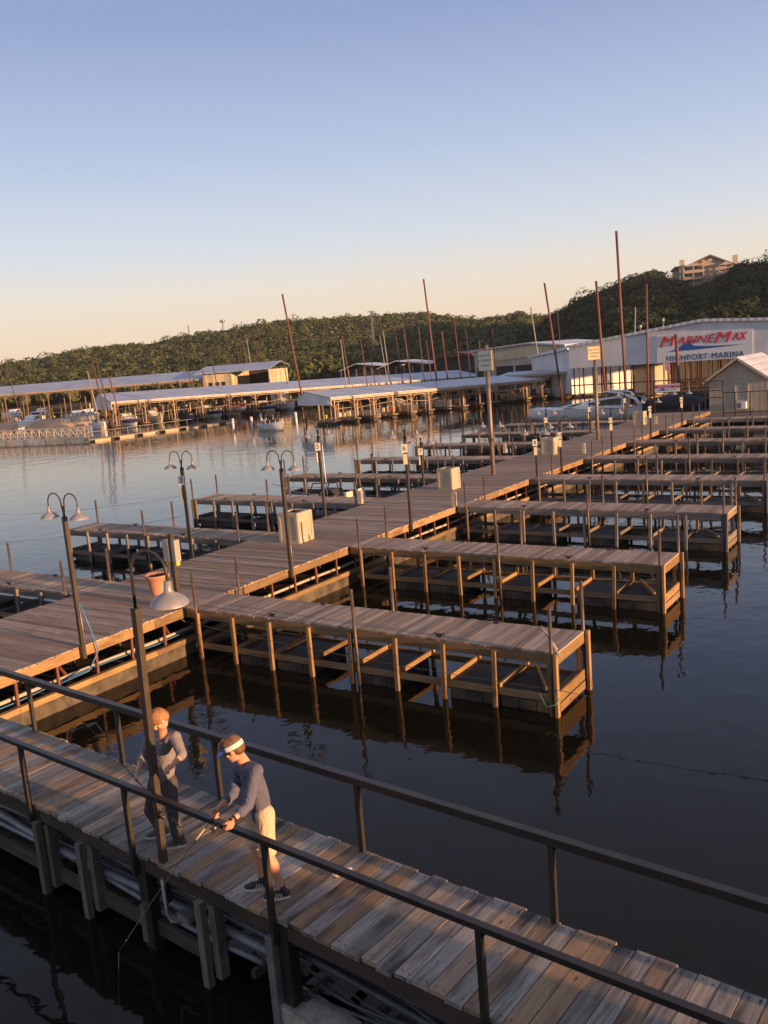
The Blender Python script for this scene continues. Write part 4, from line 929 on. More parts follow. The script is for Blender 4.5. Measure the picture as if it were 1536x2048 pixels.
# ------------------------------------------------------------------ beige house at the pier end
HYY = 70.0
def qx(px): return at_y(px, 780, HYY).x
def qz(px, py): return at_y(px, py, HYY).z
X0 = qx(1418); XA = qx(1476); X1 = XA + (XA - X0)
t = thing('dock_office', 'beige clapboard house with white metal roof and one front window', 'building', (0, HYY, 0))
ze, za = qz(1412, 764), qz(1476, 717)
mb = MB(); mb.prism([(X0, 0.7), (X0, ze), (XA, za - .08), (X1, ze), (X1, 0.7)], 0, 9, fr=lambda a, b, d_: (a, d_, b)); mb.build('wall', 'siding', t)
for s_, xe in ((-1, X0 - 0.35), (1, X1 + 0.35)):
    mb = MB(); zz = ze - 0.12
    mb.prism([(XA, za), (xe, zz), (xe, zz + 0.14), (XA, za + .14)], -0.45, 9.4, fr=lambda a, b, d_: (a, d_, b)); mb.build('roof', 'roof_white', t)
    mb = MB(); mb.bar((XA - s_ * 0.0, -0.47, za + 0.03), (xe, -0.47, zz + 0.03), 0.03, 0.16); mb.build('barge_board', 'stucco_trim', t)
wx0, wx1, wz0, wz1 = qx(1472), qx(1495), qz(1483, 800), qz(1483, 765)
mb = MB(); e = .09
for q in ((wx0 - e, wx0, wz0 - e, wz1 + e), (wx1, wx1 + e, wz0 - e, wz1 + e), (wx0, wx1, wz1, wz1 + e), (wx0, wx1, wz0 - e, wz0)): mb.box(q[0], q[1], -0.05, -0.003, q[2], q[3])
mb.box(wx0, wx1, -0.04, -0.012, (wz0 + wz1) / 2 - .02, (wz0 + wz1) / 2 + .02); wf = mb.build('window', 'stucco_trim', t)
mb = MB(); mb.box(wx0, wx1, -0.011, -0.004, wz0, wz1); mb.build('pane', 'meter', wf)
mb = MB(); cx = (wx0 + wx1) / 2; mb.box(cx - .36, cx + .36, -0.45, -0.003, wz0 - .62, wz0 - .12); ac = mb.build('air_conditioner', 'board_white', t)
mb = MB(); mb.box(cx - .30, cx + .05, -0.462, -0.452, wz0 - .57, wz0 - .17); mb.build('grille', 'ink_grey', ac)
mb = MB(); mb.box(X0 - 1.5, X1 + 1, -3.5, 10, 0.45, 0.69); mb.build('platform', 'frame_grey', t)
# dark steel fence in front of the house
t = thing('steel_fence', 'dark open steel fence and gate in front of the beige house', 'fence', (0, HYY - 3.2, 0.69))
Yf = HYY - 3.2
def fx2(px): return at_y(px, 790, Yf).x
def fz2(px, py): return at_y(px, py, Yf).z - 0.69
xs4 = [fx2(p) for p in (1410, 1446, 1470, 1500, 1536, 1570)]
for i, x in enumerate(xs4):
    mb = MB(); mb.box(x - .035, x + .035, -.035, .035, 0.02, fz2(1430, 762) if i < 2 else fz2(1500, 783)); mb.build('fence_post', 'black_steel', t)
for z_, a, b in ((fz2(1430, 762), 0, 1), (fz2(1430, 781), 0, 1), (fz2(1430, 795), 0, 1), (fz2(1500, 783), 1, 5), (fz2(1500, 823), 1, 5)):
    mb = MB(); mb.bar((xs4[a], 0, z_), (xs4[b], 0, z_), 0.06); mb.build('fence_rail', 'black_steel', t)
# small banner frame at the pier end
Yb = 66.6
def b_x(px): return at_y(px, 780, Yb).x
def b_z(px, py): return at_y(px, py, Yb).z
t = thing('banner_frame', 'dark steel gate frame at the pier end holding a small white banner', 'gate', (0, Yb, DZ))
for px in (1308, 1362):
    mb = MB(); mb.box(b_x(px) - .05, b_x(px) + .05, -.05, .05, -0.6, b_z(1335, 765) - DZ + .1); mb.build('gate_post', 'black_steel', t)
for py in (785, 822):
    mb = MB(); mb.bar((b_x(1308), 0, b_z(1335, py) - DZ), (b_x(1362), 0, b_z(1335, py) - DZ), 0.06); mb.build('gate_rail', 'black_steel', t)
bn0, bn1, z0, z1 = b_x(1310), b_x(1360), b_z(1335, 785) - DZ + .05, b_z(1335, 768) - DZ
mb = MB(); mb.box(bn0, bn1, -.09, -.07, z0, z1); bn = mb.build('banner', 'board_white', t)
text_mesh('lettering', 'MARINEMAX', 0.34, 'brand_red', bn, ((bn0 + bn1) / 2, -.095, z1 - .2), (PI / 2, 0, 0), .002, shear=.35, off=.008)
mb = MB(); W2 = bn1 - bn0; mb.prism([(bn0 + W2 * (.1 + .8 * a), z0 + .10 + b * .22) for a, b in wave], -0.1, -0.092, fr=lambda a, b, d_: (a, d_, b)); mb.build('wave_mark', 'brand_blue', bn)
# flag
p = at_d(1326, 88); t = thing('flagpole', 'slim white flagpole with a drooping red and white flag before the hall', 'flag', (p.x, p.y, 0)); ht = height_at(p, 702)
mb = MB(); mb.tube([(0, 0, 0.2), (0, 0, ht)], 0.05, 8); mb.build('pole', 'pale_pole', t)
for k in range(6):
    mb = MB(); z1 = ht - 1.0 - k * .07
    mb.prism([(0.06 + k * .1, ht - .55 - k * .12), (0.16 + k * .1, ht - .62 - k * .16), (0.14 + k * .1, ht - 1.75 - k * .1), (0.05 + k * .1, ht - 1.7 - k * .08)], -.01 + .03 * (k % 2), .0 + .03 * (k % 2), fr=lambda a, b, d_: (a, d_, b)); mb.build('flag_fold', 'brand_red' if k % 2 else 'board_white', t)
# ------------------------------------------------------------------ hillside hotel
Hh = near.h(math.atan2(HOTEL.x, HOTEL.y), 408)
aA, aB = at_d(1345, 400), at_d(1476, 400); d = (aB - aA).normalized(); rz = math.atan2(d.y, d.x); L = (aB - aA).length
t = thing('hilltop_lodge', 'tan gabled lodge with balconies and chimneys on top of the wooded hill', 'building', (aA.x, aA.y, 0), rz)
def lz(u, py): return height_at(aA.lerp(aB, u), py)
b0 = lz(.3, 575)
ap = lz(.60, 510); se = lz(.28, 532); e2 = lz(1, 528)
mb = MB(); mb.prism([(L * .26, b0), (L * .26, se), (L * .60, ap - .6), (L * .94, e2 - .2), (L * .94, b0)], 0, 14, fr=lambda a, b, d_: (a, d_, b)); mb.build('wall', 'stucco', t)
mb = MB(); mb.prism([(L * .22, se - .6), (L * .60, ap - .5), (L * .98, e2 - .5), (L * .98, e2 + .1), (L * .60, ap + .2), (L * .22, se + .0)], -1.2, 15, fr=lambda a, b, d_: (a, d_, b)); mb.build('roof', 'shingle', t)
mb = MB(); zl = lz(.1, 540); mb.box(L * .02, L * .259, 2, 12, b0, zl); mb.build('wing', 'stucco', t)
mb = MB(); mb.prism([(-L * .01, zl + .01), (L * .27, zl + .01), (L * .27, zl + 1.6), (L * .06, zl + 1.5)], 1, 12.5, fr=lambda a, b, d_: (a, d_, b)); mb.build('roof', 'shingle', t)
for u, ty in ((.17, 520), (.97, 510)):
    mb = MB(); x = L * u; mb.box(x - 1.0, x + 1.0, -.8, 1.2, b0, lz(u, ty)); c_ = mb.build('chimney', 'stucco_trim', t)
# balcony bay at the left of the gable and one at the right
for (u0, u1, pt, pb) in ((.19, .50, 533, 560), (.73, .93, 530, 548)):
    z1, z0 = lz((u0 + u1) / 2, pt), lz((u0 + u1) / 2, pb); H_ = (z1 - z0) / 2
    mb = MB(); mb.prism([(L * u0, z1), (L * (u0 + u1) / 2, z1 + 1.3), (L * u1, z1)], -2.6, -0.05, fr=lambda a, b, d_: (a, d_, b)); mb.build('porch_roof', 'stucco_trim', t)
    for k in range(2):
        zf = z0 + k * H_; mb = MB(); mb.box(L * u0, L * u1, -2.5, -.06, zf, zf + .25); mb.box(L * u0, L * u1, -2.5, -2.4, zf + .25, zf + 1.2); mb.build('balcony', 'stucco', t)
        mb = MB(); mb.box(L * u0 + .6, L * u1 - .6, -.05, -.01, zf + .3, zf + H_ - .3); mb.build('window', 'glass_dark', t)
    for u in (u0 + .005, (u0 + u1) / 2, u1 - .005):
        mb = MB(); mb.box(L * u - .2, L * u + .2, -2.38, -2.1, z0 - 3, z1 - .01); mb.build('column', 'stucco_trim', t)
mb = MB(); mb.box(L * .57, L * .63, -1.3, -1.22, ap - 2.6, ap - 1.6); mb.build('gable_vent', 'stucco_trim', t)
# ================================================================== MOORING POLES
def zpt(ox, oy, s, x, y): return (ox + x / s, oy + y / s)
poles = []   # (xtop, ytop, xbot, ybot, dist, radius, material, label)
def P(q, dist, r, mt, lab): poles.append((*q, dist, r, mt, lab))
P((579, 588, 600, 806), 112, .17, 'rust', 'tall rust red mooring pole rising left of centre over the long metal roof')
P((858, 558, 872, 790), 115, .17, 'rust', 'tall rust red mooring pole at centre, its top high above the wooded ridge')
P((1095, 566, 1120, 800), 106, .18, 'rust', 'tall leaning rust red mooring pole right of the first parking sign')
P((1197, 562, 1208, 812), 91.0, .19, 'rust', 'rust red mooring pole rising just behind the second parking sign')
P((1240, 462, 1249, 812), 90.5, .19, 'rust', 'tallest mooring pole, dark red, rising through the boat hall roof line')
P((1296, 568, 1293, 812), 96, .15, 'rust', 'rust red mooring pole between the tallest pole and the big sign')
P((1352, 668, 1357, 812), 82.5, .22, 'rust', 'thick short rust red pole standing in front of the big sign')
P((1066, 614, 1077, 730), 150, .12, 'dock_post', 'thin pale brown mooring pole just left of the leaning red pole')
P((1118, 624, 1121, 700), 150, .12, 'rust_dark', 'thin dark mooring pole just right of the leaning red pole')
P((1273, 615, 1270, 672), 130, .12, 'pale_pole', 'thin pale pole behind the boat hall roof, beside the tallest pole')
P((1454, 622, 1455, 660), 160, .12, 'rust_dark', 'thin dark pole above the hall roof over the sign')
P((1492, 618, 1493, 660), 160, .12, 'rust_dark', 'thin dark pole above the hall roof toward the right picture edge')
z2 = [((490, 300, 518, 640), 'rust_dark', .13), ((868, 335, 892, 660), 'rust', .15), ((1015, 310, 1035, 560), 'rust_dark', .11), ((1232, 235, 1254, 560), 'rust_dark', .15), ((1182, 290, 1199, 520), 'rust_dark', .11), ((1325, 275, 1334, 520), 'rust_dark', .11),
      ((1365, 360, 1380, 610), 'rust', .13), ((1463, 310, 1472, 530), 'rust', .11), ((975, 350, 989, 570), 'rust', .12), ((857, 355, 864, 540), 'pale_pole', .11), ((1090, 335, 1107, 520), 'pale_pole', .10), ((1112, 300, 1125, 520), 'pale_pole', .12),
      ((235, 345, 244, 560), 'rust_dark', .12), ((255, 355, 262, 560), 'rust_dark', .1), ((268, 325, 288, 560), 'rust_dark', .11), ((300, 350, 312, 560), 'pale_pole', .12), ((345, 340, 360, 560), 'rust_dark', .11), ((365, 365, 372, 560), 'rust_dark', .11), ((185, 370, 192, 560), 'rust_dark', .12)]
land = ['left of the tall red pole over the long roof', 'right of the tall red pole over the long roof', 'at the left low white shed', 'between the low sheds and the central tall pole', 'just left of the one between shed and central pole', 'close left of the central tall pole',
        'short reddish pole touching the left of the central tall pole', 'just right of the central tall pole', 'with bright red lower half in front of the low white sheds', 'pale slim pole beside the low sheds, leftmost pale one', 'pale slim pole, shorter of the pair in the middle', 'pale slim pole, taller of the pair in the middle',
        'over the dock house roof, second from the left of the cluster', 'over the dock house roof, shortest of the middle pair', 'over the dock house roof, tallest and slightly leaning', 'pale topped pole over the dock house roof', 'over the right end of the dock house roof', 'rightmost of the cluster over the dock house roof', 'leftmost of the cluster over the dock house roof']
for (q, mt, r), lab in zip(z2, land):
    a, b = zpt(400, 560, 3, q[0], q[1]), zpt(400, 560, 3, q[2], q[3])
    P((*a, *b), 150 if q[2] > 400 else 185, r, mt, ('thin dark mooring pole ' if mt == 'rust_dark' else 'mooring pole ') + lab if not lab.startswith(('pale', 'short')) else lab)
z1_ = [((535, 425, 570, 760), 'dock_post', .14), ((570, 360, 612, 780), 'rust_dark', .14), ((595, 335, 642, 780), 'rust_dark', .15), ((660, 462, 700, 760), 'rust', .15), ((1130, 390, 1145, 560), 'rust_dark', .12), ((1208, 345, 1232, 560), 'rust_dark', .12), ((1278, 322, 1300, 560), 'rust_dark', .14), ((60, 410, 78, 540), 'rust_dark', .12)]
land = ['brownish, leftmost of four beside the white dock gable', 'dark, second of four beside the white dock gable', 'tallest of four beside the white dock gable', 'rust red, in front of the white dock gable', 'left of the dock house, in front of the far roof', 'in front of the dock house window', 'tallest one in front of the dock house', 'at the far left before the wooded ridge']
for (q, mt, r), lab in zip(z1_, land):
    a, b = zpt(0, 600, 3, q[0], q[1]), zpt(0, 600, 3, q[2], q[3]); P((*a, *b), 128 if q[0] < 700 and q[0] > 100 else 168, r, mt, 'mooring pole, ' + lab)
z3 = [((35, 335, 59, 700), .11, 'rust_dark'), ((140, 395, 152, 660), .1, 'rust_dark'), ((295, 420, 313, 680), .12, 'rust'), ((385, 335, 402, 680), .12, 'rust'), ((458, 375, 466, 600), .1, 'rust_dark'), ((545, 480, 545, 620), .14, 'rust'), ((640, 400, 648, 600), .1, 'rust_dark'), ((905, 255, 942, 600), .13, 'pale_pole')]
land = ['thin, two left of the central tall pole', 'thin, one left of the central tall pole', 'with red lower half left of the open shelter', 'with red lower half in front of the open shelter', 'thin, left of the beige warehouse corner', 'short bright red one above the warehouse eave', 'thin, directly above the first parking sign', 'pale and leaning in front of the beige warehouse']
for (q, r, mt), lab in zip(z3, land):
    a, b = zpt(800, 540, 3.413, q[0], q[1]), zpt(800, 540, 3.413, q[2], q[3]); P((*a, *b), 140, r, mt, 'mooring pole, ' + lab)
for (x0, y0, x1, y1, dist, r, mt, lab) in poles:
    r *= 0.64
    # straight pole through its two sighted points, carried down into the water
    dd = dist
    A_ = at_d(x0, dd); A_.z = height_at(A_, y0); B_ = at_d(x1, dd); B_.z = height_at(B_, y1)
    k = (B_.z + 1.0) / max(0.5, (A_.z - B_.z)); C_ = B_ + (B_ - A_) * k
    base = Vector((C_.x, C_.y, 0)); mb = MB(); mb.tube([C_ - base, A_ - base], r, 10)
    o = mb.build('mooring_pole', mt, None, base); tag(o, lab, 'pole', 'tall mooring poles of the covered docks')
# lattice tower and antennas on the ridge
for (px, ty, by, dist, kind_, lab) in ((750, 622, 735, 330, 'cross', 'grey power pylon with a small cross arm standing before the ridge'), (456, 643, 662, 590, 'drum', 'small water tower mast peeping above the ridge'), (388, 650, 675, 560, 'thin', 'thin radio mast on the ridge skyline, left'), (1531, 494, 522, 380, 'tree', '')):
    if kind_ == 'tree': continue
    p = at_d(px, dist); z0, z1 = max(-1, height_at(p, by)), height_at(p, ty); t = thing('radio_mast', lab, 'mast', (p.x, p.y, 0)); mb = MB()
    w_ = .6 if kind_ == 'cross' else .35
    for sx, sy in ((-1, -1), (1, -1), (1, 1), (-1, 1)): mb.bar((sx * w_, sy * w_, z0), (sx * .12, sy * .12, z1), .14)
    n_ = 14
    for k in range(n_):
        a0, a1 = k / n_, (k + 1) / n_; w0, w1 = w_ + (0.12 - w_) * a0, w_ + (0.12 - w_) * a1; za, zb_ = z0 + (z1 - z0) * a0, z0 + (z1 - z0) * a1
        s = 1 if k % 2 else -1; mb.bar((-s * w0, -w0, za), (s * w1, -w1, zb_), .09); mb.bar((-w0, -s * w0, za), (-w1, s * w1, zb_), .09)
    mb.build('lattice', 'galv', t)
    if kind_ == 'cross': mb = MB(); mb.bar((-1.8, 0, z1 - .2), (1.8, 0, z1 - .2), .2); mb.build('cross_arm', 'galv', t)
    if kind_ == 'drum': mb = MB(); mb.lathe([(.1, z1 - 1), (1.6, z1 - .4), (1.7, z1 + .7), (.1, z1 + 1.2)], (0, 0, 0), 12); mb.build('tank', 'galv', t)
# ================================================================== LEFT SHORE: bank, gangway, float line
c0 = at_z(20, 868, 0.0); c1 = at_z(88, 862, 0.0)
mb = MB(); n1, n2 = 40, 14; ax = Vector((-118.5, 81.5, 0)); bx = Vector((-98.5, 81, 0))
L0 = at_z(-160, 878, 0); L1 = at_z(92, 862, 0); d = (L1 - L0).normalized(); nn = Vector((-d.y, d.x, 0)); LL = (L1 - L0).length
for i in range(n1 + 1):
    for j in range(n2 + 1):
        u, v = i / n1, j / n2; ed = min(1, (1 - u) * 5) ** .5
        prof_ = math.sin(min(1, v * 2.2) * PI / 2) if v < .8 else (1 - (v - .8) * 5)
        x = L0 + d * LL * u + nn * (8 + v * 12) - nn * (0.6 * math.sin(u * 23) * (1 - v)); z = -0.4 + 1.5 * prof_ * ed + 0.04 * math.sin(u * 31 + v * 9) * ed * prof_ + random.uniform(-.02, .02)
        mb.v.append((x.x, x.y, z))
for i in range(n1):
    for j in range(n2):
        q = i * (n2 + 1) + j; mb.f.append((q, q + n2 + 1, q + n2 + 2, q + 1)); mb.mi.append(0); mb.sm.append(True); mb.uv += [(0, 0)] * 4
o = mb.build('sand_bank', 'sand'); o['kind'] = 'structure'
for i, (px, py, s_) in enumerate(((30, 862, .9), (58, 858, .8), (72, 862, .9), (12, 866, .7), (85, 868, .6))):
    p = at_z(px, py, .35); s_ *= .7; bm = bmesh.new(); bmesh.ops.create_icosphere(bm, subdivisions=2, radius=s_)
    for v in bm.verts: v.co *= random.uniform(.75, 1.15); v.co.z *= .7
    me = bpy.data.meshes.new('boulder'); bm.to_mesh(me); bm.free(); me.materials.append(M['rock']); o = bpy.data.objects.new('boulder', me); col.objects.link(o); o.location = p
    tag(o, ['dark boulder low on the sandy bank, under its middle', 'dark boulder on the sandy bank, second from its right end', 'dark boulder on the sandy bank near its right end', 'small boulder on the sandy bank near the left edge', 'smallest boulder at the foot of the sandy bank tip'][i], 'rock', 'boulders on the sandy bank')
# truss gangway
def truss(name, label, A, B, h, w_, n_, mt, z=0.5):
    d = (B - A); L = d.length; rz = math.atan2(d.y, d.x); t = thing(name, label, 'gangway', (A.x, A.y, z), rz)
    for s in (0, w_):
        mb = MB(); mb.bar((0, s, 0), (L, s, 0), .09); mb.bar((0, s, h), (L, s, h), .09)
        for k in range(n_ + 1): mb.bar((L * k / n_, s, 0), (L * k / n_, s, h), .07)
        for k in range(n_):
            a, b = (0, h) if k % 2 else (h, 0); mb.bar((L * k / n_, s, a), (L * (k + 1) / n_, s, b), .07)
            mb.bar((L * k / n_, s, b), (L * (k + 1) / n_, s, a), .05)
        mb.build('truss_side', mt, t)
    mb = MB(); mb.box(0, L, .05, w_ - .05, -.02, .04); mb.build('walk_board', 'frame_grey', t); return t
A, B = at_z(-60, 884, .5), at_z(170, 874, .5); truss('truss_gangway', 'long white metal truss gangway reaching in from the left picture edge', A, B, 1.15, 1.2, 16, 'white_rail', .5)
A, B = at_z(122, 838, 1.5), at_z(188, 845, .6); A.z = 0; B.z = 0; truss('truss_gangway', 'short pale truss ramp sloping down between the far left dock and the gabled dock', A, B, 1.3, 1.2, 8, 'white_rail', .9)
A = at_z(178, 879, .35); B = at_z(480, 838, .35); d = B - A; L = d.length; rz = math.atan2(d.y, d.x)
t = thing('float_walkway', 'low floating walkway on pale floats crossing the water before the left docks', 'floating walkway', (A.x, A.y, 0), rz)
mb = MB(); mb.box(0, L, 0, 1.1, .225, .34); mb.build('deck', 'frame_grey', t)
x = 0.8
for k in range(7):
    mb = MB(); w_ = L / 7 - 1.3; mb.box(x, x + w_, -.02, 1.12, -.2, .22); mb.build('float', 'float_tan', t); x += L / 7
for k in range(14):
    mb = MB(); mb.bar((L * k / 13, .06, .34), (L * k / 13, .06, 1.15), .05); mb.build('rail_post', 'galv', t)
mb = MB(); mb.bar((0, .06, 1.18), (L, .06, 1.18), .05); mb.build('rail', 'galv', t)
for i, (px, ty, by) in enumerate(((468, 837, 868), (505, 833, 865), (184, 807, 848), (523, 826, 847), (593, 824, 850))):
    p = at_z(px, by - 5, 0); t_ = height_at(p, ty); mb = MB(); mb.tube([(0, 0, -1), (0, 0, t_)], .14, 10)
    tag(mb.build('guide_post', 'yellow' if i == 2 else 'board_white', None, (p.x, p.y, 0)), ['white guide post in the water left of the runabout, farther left one', 'white guide post in the water close left of the runabout', 'yellow post standing at the left end of the gabled dock', 'white guide post behind the runabout bow', 'white guide post just right of the runabout'][i], 'post', 'short posts in the water by the docks')
V3 = Vector
# ================================================================== BOATS
def hull(L, W, H, keel=-0.25, bow_rise=0.25, transom=0.85, n=12, flare=0.8):
    secs = []
    for i in range(n + 1):
        u = i / n; x = -L / 2 + L * u
        wv = transom + (1 - transom) * min(1, u / .35) if u < .35 else max(0.02, (1 - ((u - .35) / .65) ** 2.4))
        w_ = W / 2 * wv; h = H * (1 + bow_rise * u * u); kz = keel + (0.35 * H + abs(keel)) * max(0, (u - .75) / .25) ** 2
        secs.append([(x, -w_, h), (x, -w_ * (flare + .08), h * .55), (x, -w_ * flare * .92, kz * .2 + .02), (x, 0, kz), (x, w_ * flare * .92, kz * .2 + .02), (x, w_ * (flare + .08), h * .55), (x, w_, h)])
    return secs
def loft(mb, secs, mi=None, smooth=True):
    i0 = len(mb.v); m = len(secs[0])
    for s in secs: mb.v += s
    for i in range(len(secs) - 1):
        for j in range(m - 1):
            a = i0 + i * m + j; mb.f.append((a, a + 1, a + m + 1, a + m)); mb.mi.append(mi(j) if mi else 0); mb.sm.append(smooth); mb.uv += [(0, 0)] * 4
    mb.f.append(tuple(i0 + j for j in range(m))); mb.mi.append(0); mb.sm.append(False); mb.uv += [(0, 0)] * m
def boat(name, label, pos, rz, L, W, H, hullm, stripe=None, kind_='open', cover=None, cat='boat', group=None, z=0.0):
    t = thing(name, label, cat, (pos[0], pos[1], z), rz, group)
    secs = hull(L, W, H); mb = MB(); loft(mb, secs, lambda j: 1 if j in (0, 5) and stripe else 0); mb.build('hull', [hullm, stripe or hullm], t)
    # deck: foredeck from u>.55, coaming ring behind
    mb = MB(); n = len(secs) - 1; k0 = int(n * .52) if kind_ == 'open' else int(n * .35)
    for i in range(k0, n):
        a, b = secs[i], secs[i + 1]; c0 = (a[0][0], 0, a[0][2] + .12 * W / 2); c1 = (b[0][0], 0, b[0][2] + .12 * W / 2 * (1 if i < n - 1 else 0))
        mb.poly([a[0], b[0], c1, c0]); mb.poly([c0, c1, b[6], a[6]])
    for i in range(0, k0):
        a, b = secs[i], secs[i + 1]
        for s in (0, 6):
            f_ = .78; mb.poly([a[s], b[s], (b[s][0], b[s][1] * f_, b[s][2] + .02), (a[s][0], a[s][1] * f_, a[s][2] + .02)]); mb.poly([(a[s][0], a[s][1] * f_, a[s][2] + .02), (b[s][0], b[s][1] * f_, b[s][2] + .02), (b[s][0], b[s][1] * f_, H * .35), (a[s][0], a[s][1] * f_, H * .35)])
    a, b = secs[0], secs[k0]; mb.poly([(a[0][0] + .02, a[0][1] * .78, H * .35), (b[0][0], b[0][1] * .78, H * .35), (b[0][0], -b[0][1] * .78, H * .35), (a[0][0] + .02, -a[0][1] * .78, H * .35)])
    mb.poly([(secs[k0][0][0], secs[k0][0][1], secs[k0][0][2]), (secs[k0][0][0], -secs[k0][0][1], secs[k0][0][2]), (secs[k0][0][0], -secs[k0][0][1], H * .35), (secs[k0][0][0], secs[k0][0][1], H * .35)]); mb.build('deck', 'gel_white' if hullm != 'gel_cream' else 'gel_cream', t)
    xk = secs[k0][0][0]; wk = -secs[k0][0][1]
    if kind_ in ('open', 'cabin'):
        mb = MB(); zt = secs[k0][0][2]
        mb.poly([(xk + .1, -wk * .8, zt + .02), (xk + .5, -wk * .35, zt + .05), (xk + .2, -wk * .33, zt + .5), (xk - .15, -wk * .72, zt + .42)])
        mb.poly([(xk + .5, -wk * .35, zt + .05), (xk + .5, wk * .35, zt + .05), (xk + .2, wk * .33, zt + .5), (xk + .2, -wk * .33, zt + .5)])
        mb.poly([(xk + .5, wk * .35, zt + .05), (xk + .1, wk * .8, zt + .02), (xk - .15, wk * .72, zt + .42), (xk + .2, wk * .33, zt + .5)]); mb.build('windshield', 'glass_dark', t)
        for s in (-1, 1):
            mb = MB(); mb.box(xk - 1.3, xk - .8, s * wk * .45 - .25, s * wk * .45 + .25, H * .36, H * .36 + .4); mb.box(xk - 1.4, xk - 1.28, s * wk * .45 - .25, s * wk * .45 + .25, H * .36, H * .36 + .9); mb.build('seat', 'gel_cream', t)
        mb = MB(); mb.box(-L / 2 + .15, -L / 2 + .8, -wk * .7, wk * .7, H * .36, H * .95); mb.build('engine_cover', 'gel_white', t)
    if cover:
        mb = MB(); cs = []
        for i in range(0, n if kind_ == 'covered' else k0 + 2):
            a = secs[i]; u = i / n; hh = .55 * math.sin(PI * min(1, (u + .15) / 1.1)) + .12; wv = -a[0][1] + .04
            cs.append([(a[0][0], -wv, a[0][2] - .12), (a[0][0], -wv, a[0][2] + .05), (a[0][0], -wv * .55, a[0][2] + hh * .85), (a[0][0], 0, a[0][2] + hh + .05), (a[0][0], wv * .55, a[0][2] + hh * .85), (a[0][0], wv, a[0][2] + .05), (a[0][0], wv, a[0][2] - .12)])
        loft(mb, cs); mb.build('cover', cover, t)
    if kind_ == 'cabin' :
        mb = MB(); zt = secs[k0][0][2]
        cs = [[(xk - 2.0, -wk * .7, zt - .2), (xk - 2.0, -wk * .62, zt + .95), (xk - 2.0, wk * .62, zt + .95), (xk - 2.0, wk * .7, zt - .2)], [(xk + .3, -wk * .68, zt - .1), (xk - .1, -wk * .6, zt + .9), (xk - .1, wk * .6, zt + .9), (xk + .3, wk * .68, zt - .1)], [(xk + 1.4, -wk * .4, zt + .08), (xk + 1.3, -wk * .35, zt + .16), (xk + 1.3, wk * .35, zt + .16), (xk + 1.4, wk * .4, zt + .08)]]
        loft(mb, cs, None, False); mb.build('cabin', 'gel_white', t)
        mb = MB()
        for s in (-1, 1): mb.poly([(xk - 1.8, s * (wk * .68 + .02), zt + .3), (xk - .1, s * (wk * .66 + .02), zt + .3), (xk - .3, s * (wk * .63 + .02), zt + .75), (xk - 1.8, s * (wk * .645 + .02), zt + .75)])
        mb.poly([(xk + .42, -wk * .55, zt + .18), (xk + .42, wk * .55, zt + .18), (xk + .07, wk * .5, zt + .78), (xk + .07, -wk * .5, zt + .78)]); mb.build('window', 'glass_dark', t)
    mb = MB(); pts = []
    for i in range(k0, n): a = secs[i]; pts.append((a[0][0], a[0][1] * .9, a[0][2] + .38))
    pts.append((secs[n][0][0] - .05, 0, secs[n][0][2] + .38)); pts += [(p[0], -p[1], p[2]) for p in reversed(pts[:-1])]
    mb.tube(pts, .02, 5)
    for p in pts[::2]: mb.bar((p[0], p[1], p[2] - .36), p, .025)
    if kind_ != 'covered': mb.build('bow_rail', 'galv', t)
    return t
# white runabout under way, two people aboard
p = at_z(547, 860, 0); rb_ = boat('runabout', 'white runabout with a raised dark canopy motoring on open water', (p.x, p.y), math.radians(-22), 4.7, 2.1, .72, 'gel_white', None, 'open', cat='motorboat')
mb = MB(); mb.prism([(-1.6, 1.75), (.2, 1.9), (.2, 1.95), (-1.6, 1.8)], -.85, .85, fr=lambda a, b, d_: (a, d_, b)); mb.build('canopy', 'canvas_dark', rb_)
for s in (-.8, .8):
    mb = MB(); mb.bar((-1.0, s, .7), (-1.5, s, 1.76), .035); mb.bar((-.6, s, .7), (.1, s, 1.88), .035); mb.build('canopy_frame', 'galv', rb_)
slots = []
def dk(px, py, z=0.1): return at_z(px, py, z)
specs = [('white cabin cruiser moored at the far left picture edge', (22, 838), 'gel_white', None, 'cabin', None, 8, 2.9, 1.25, -60), ('white cabin cruiser second from the left edge in the far left dock', (78, 836), 'gel_white', 'hull_blue', 'cabin', None, 8, 2.9, 1.2, -60),
         ('white motorboat with dark stripe moored behind the floating walkway', (280, 852), 'gel_white', 'hull_blue', 'cabin', None, 6.8, 2.5, 1.0, -55),
         ('pale motorboat with bright yellow cover in the gabled dock', (412, 838), 'gel_cream', 'hull_blue', 'open', 'boat_yellow', 6.5, 2.5, 1.0, -55), ('motorboat with red cover raised on its lift in the gabled dock', (484, 822), 'gel_white', 'boat_red', 'open', 'boat_red', 6.5, 2.5, 1.0, -60),
         ('long motorboat with grey top right of the red covered one', (535, 818), 'gel_cream', 'hull_blue', 'cabin', None, 7.5, 2.5, .9, -20), ('white motorboat inside the gabled dock, leftmost bay', (205, 848), 'gel_white', None, 'open', None, 6, 2.4, 1.0, -60),
         ('dark covered boat between the pale and the yellow covered ones', (345, 838), 'hull_blue', None, 'covered', 'canvas_dark', 6, 2.3, .8, -58)]
GA, GB = V3((-104.0, 86.5, 0)), V3((-74.0, 145.0, 0)); gd = (GB - GA).normalized(); gn = V3((-gd.y, gd.x, 0)); gL = (GB - GA).length
def on_dock(px, off):
    r_ = at_d(px, 1.0); k = (GA.x * r_.y - GA.y * r_.x) / (gd.y * r_.x - gd.x * r_.y); bay = gL / 15; k = (math.floor(k / bay) + .5) * bay; return GA + gd * k + gn * off
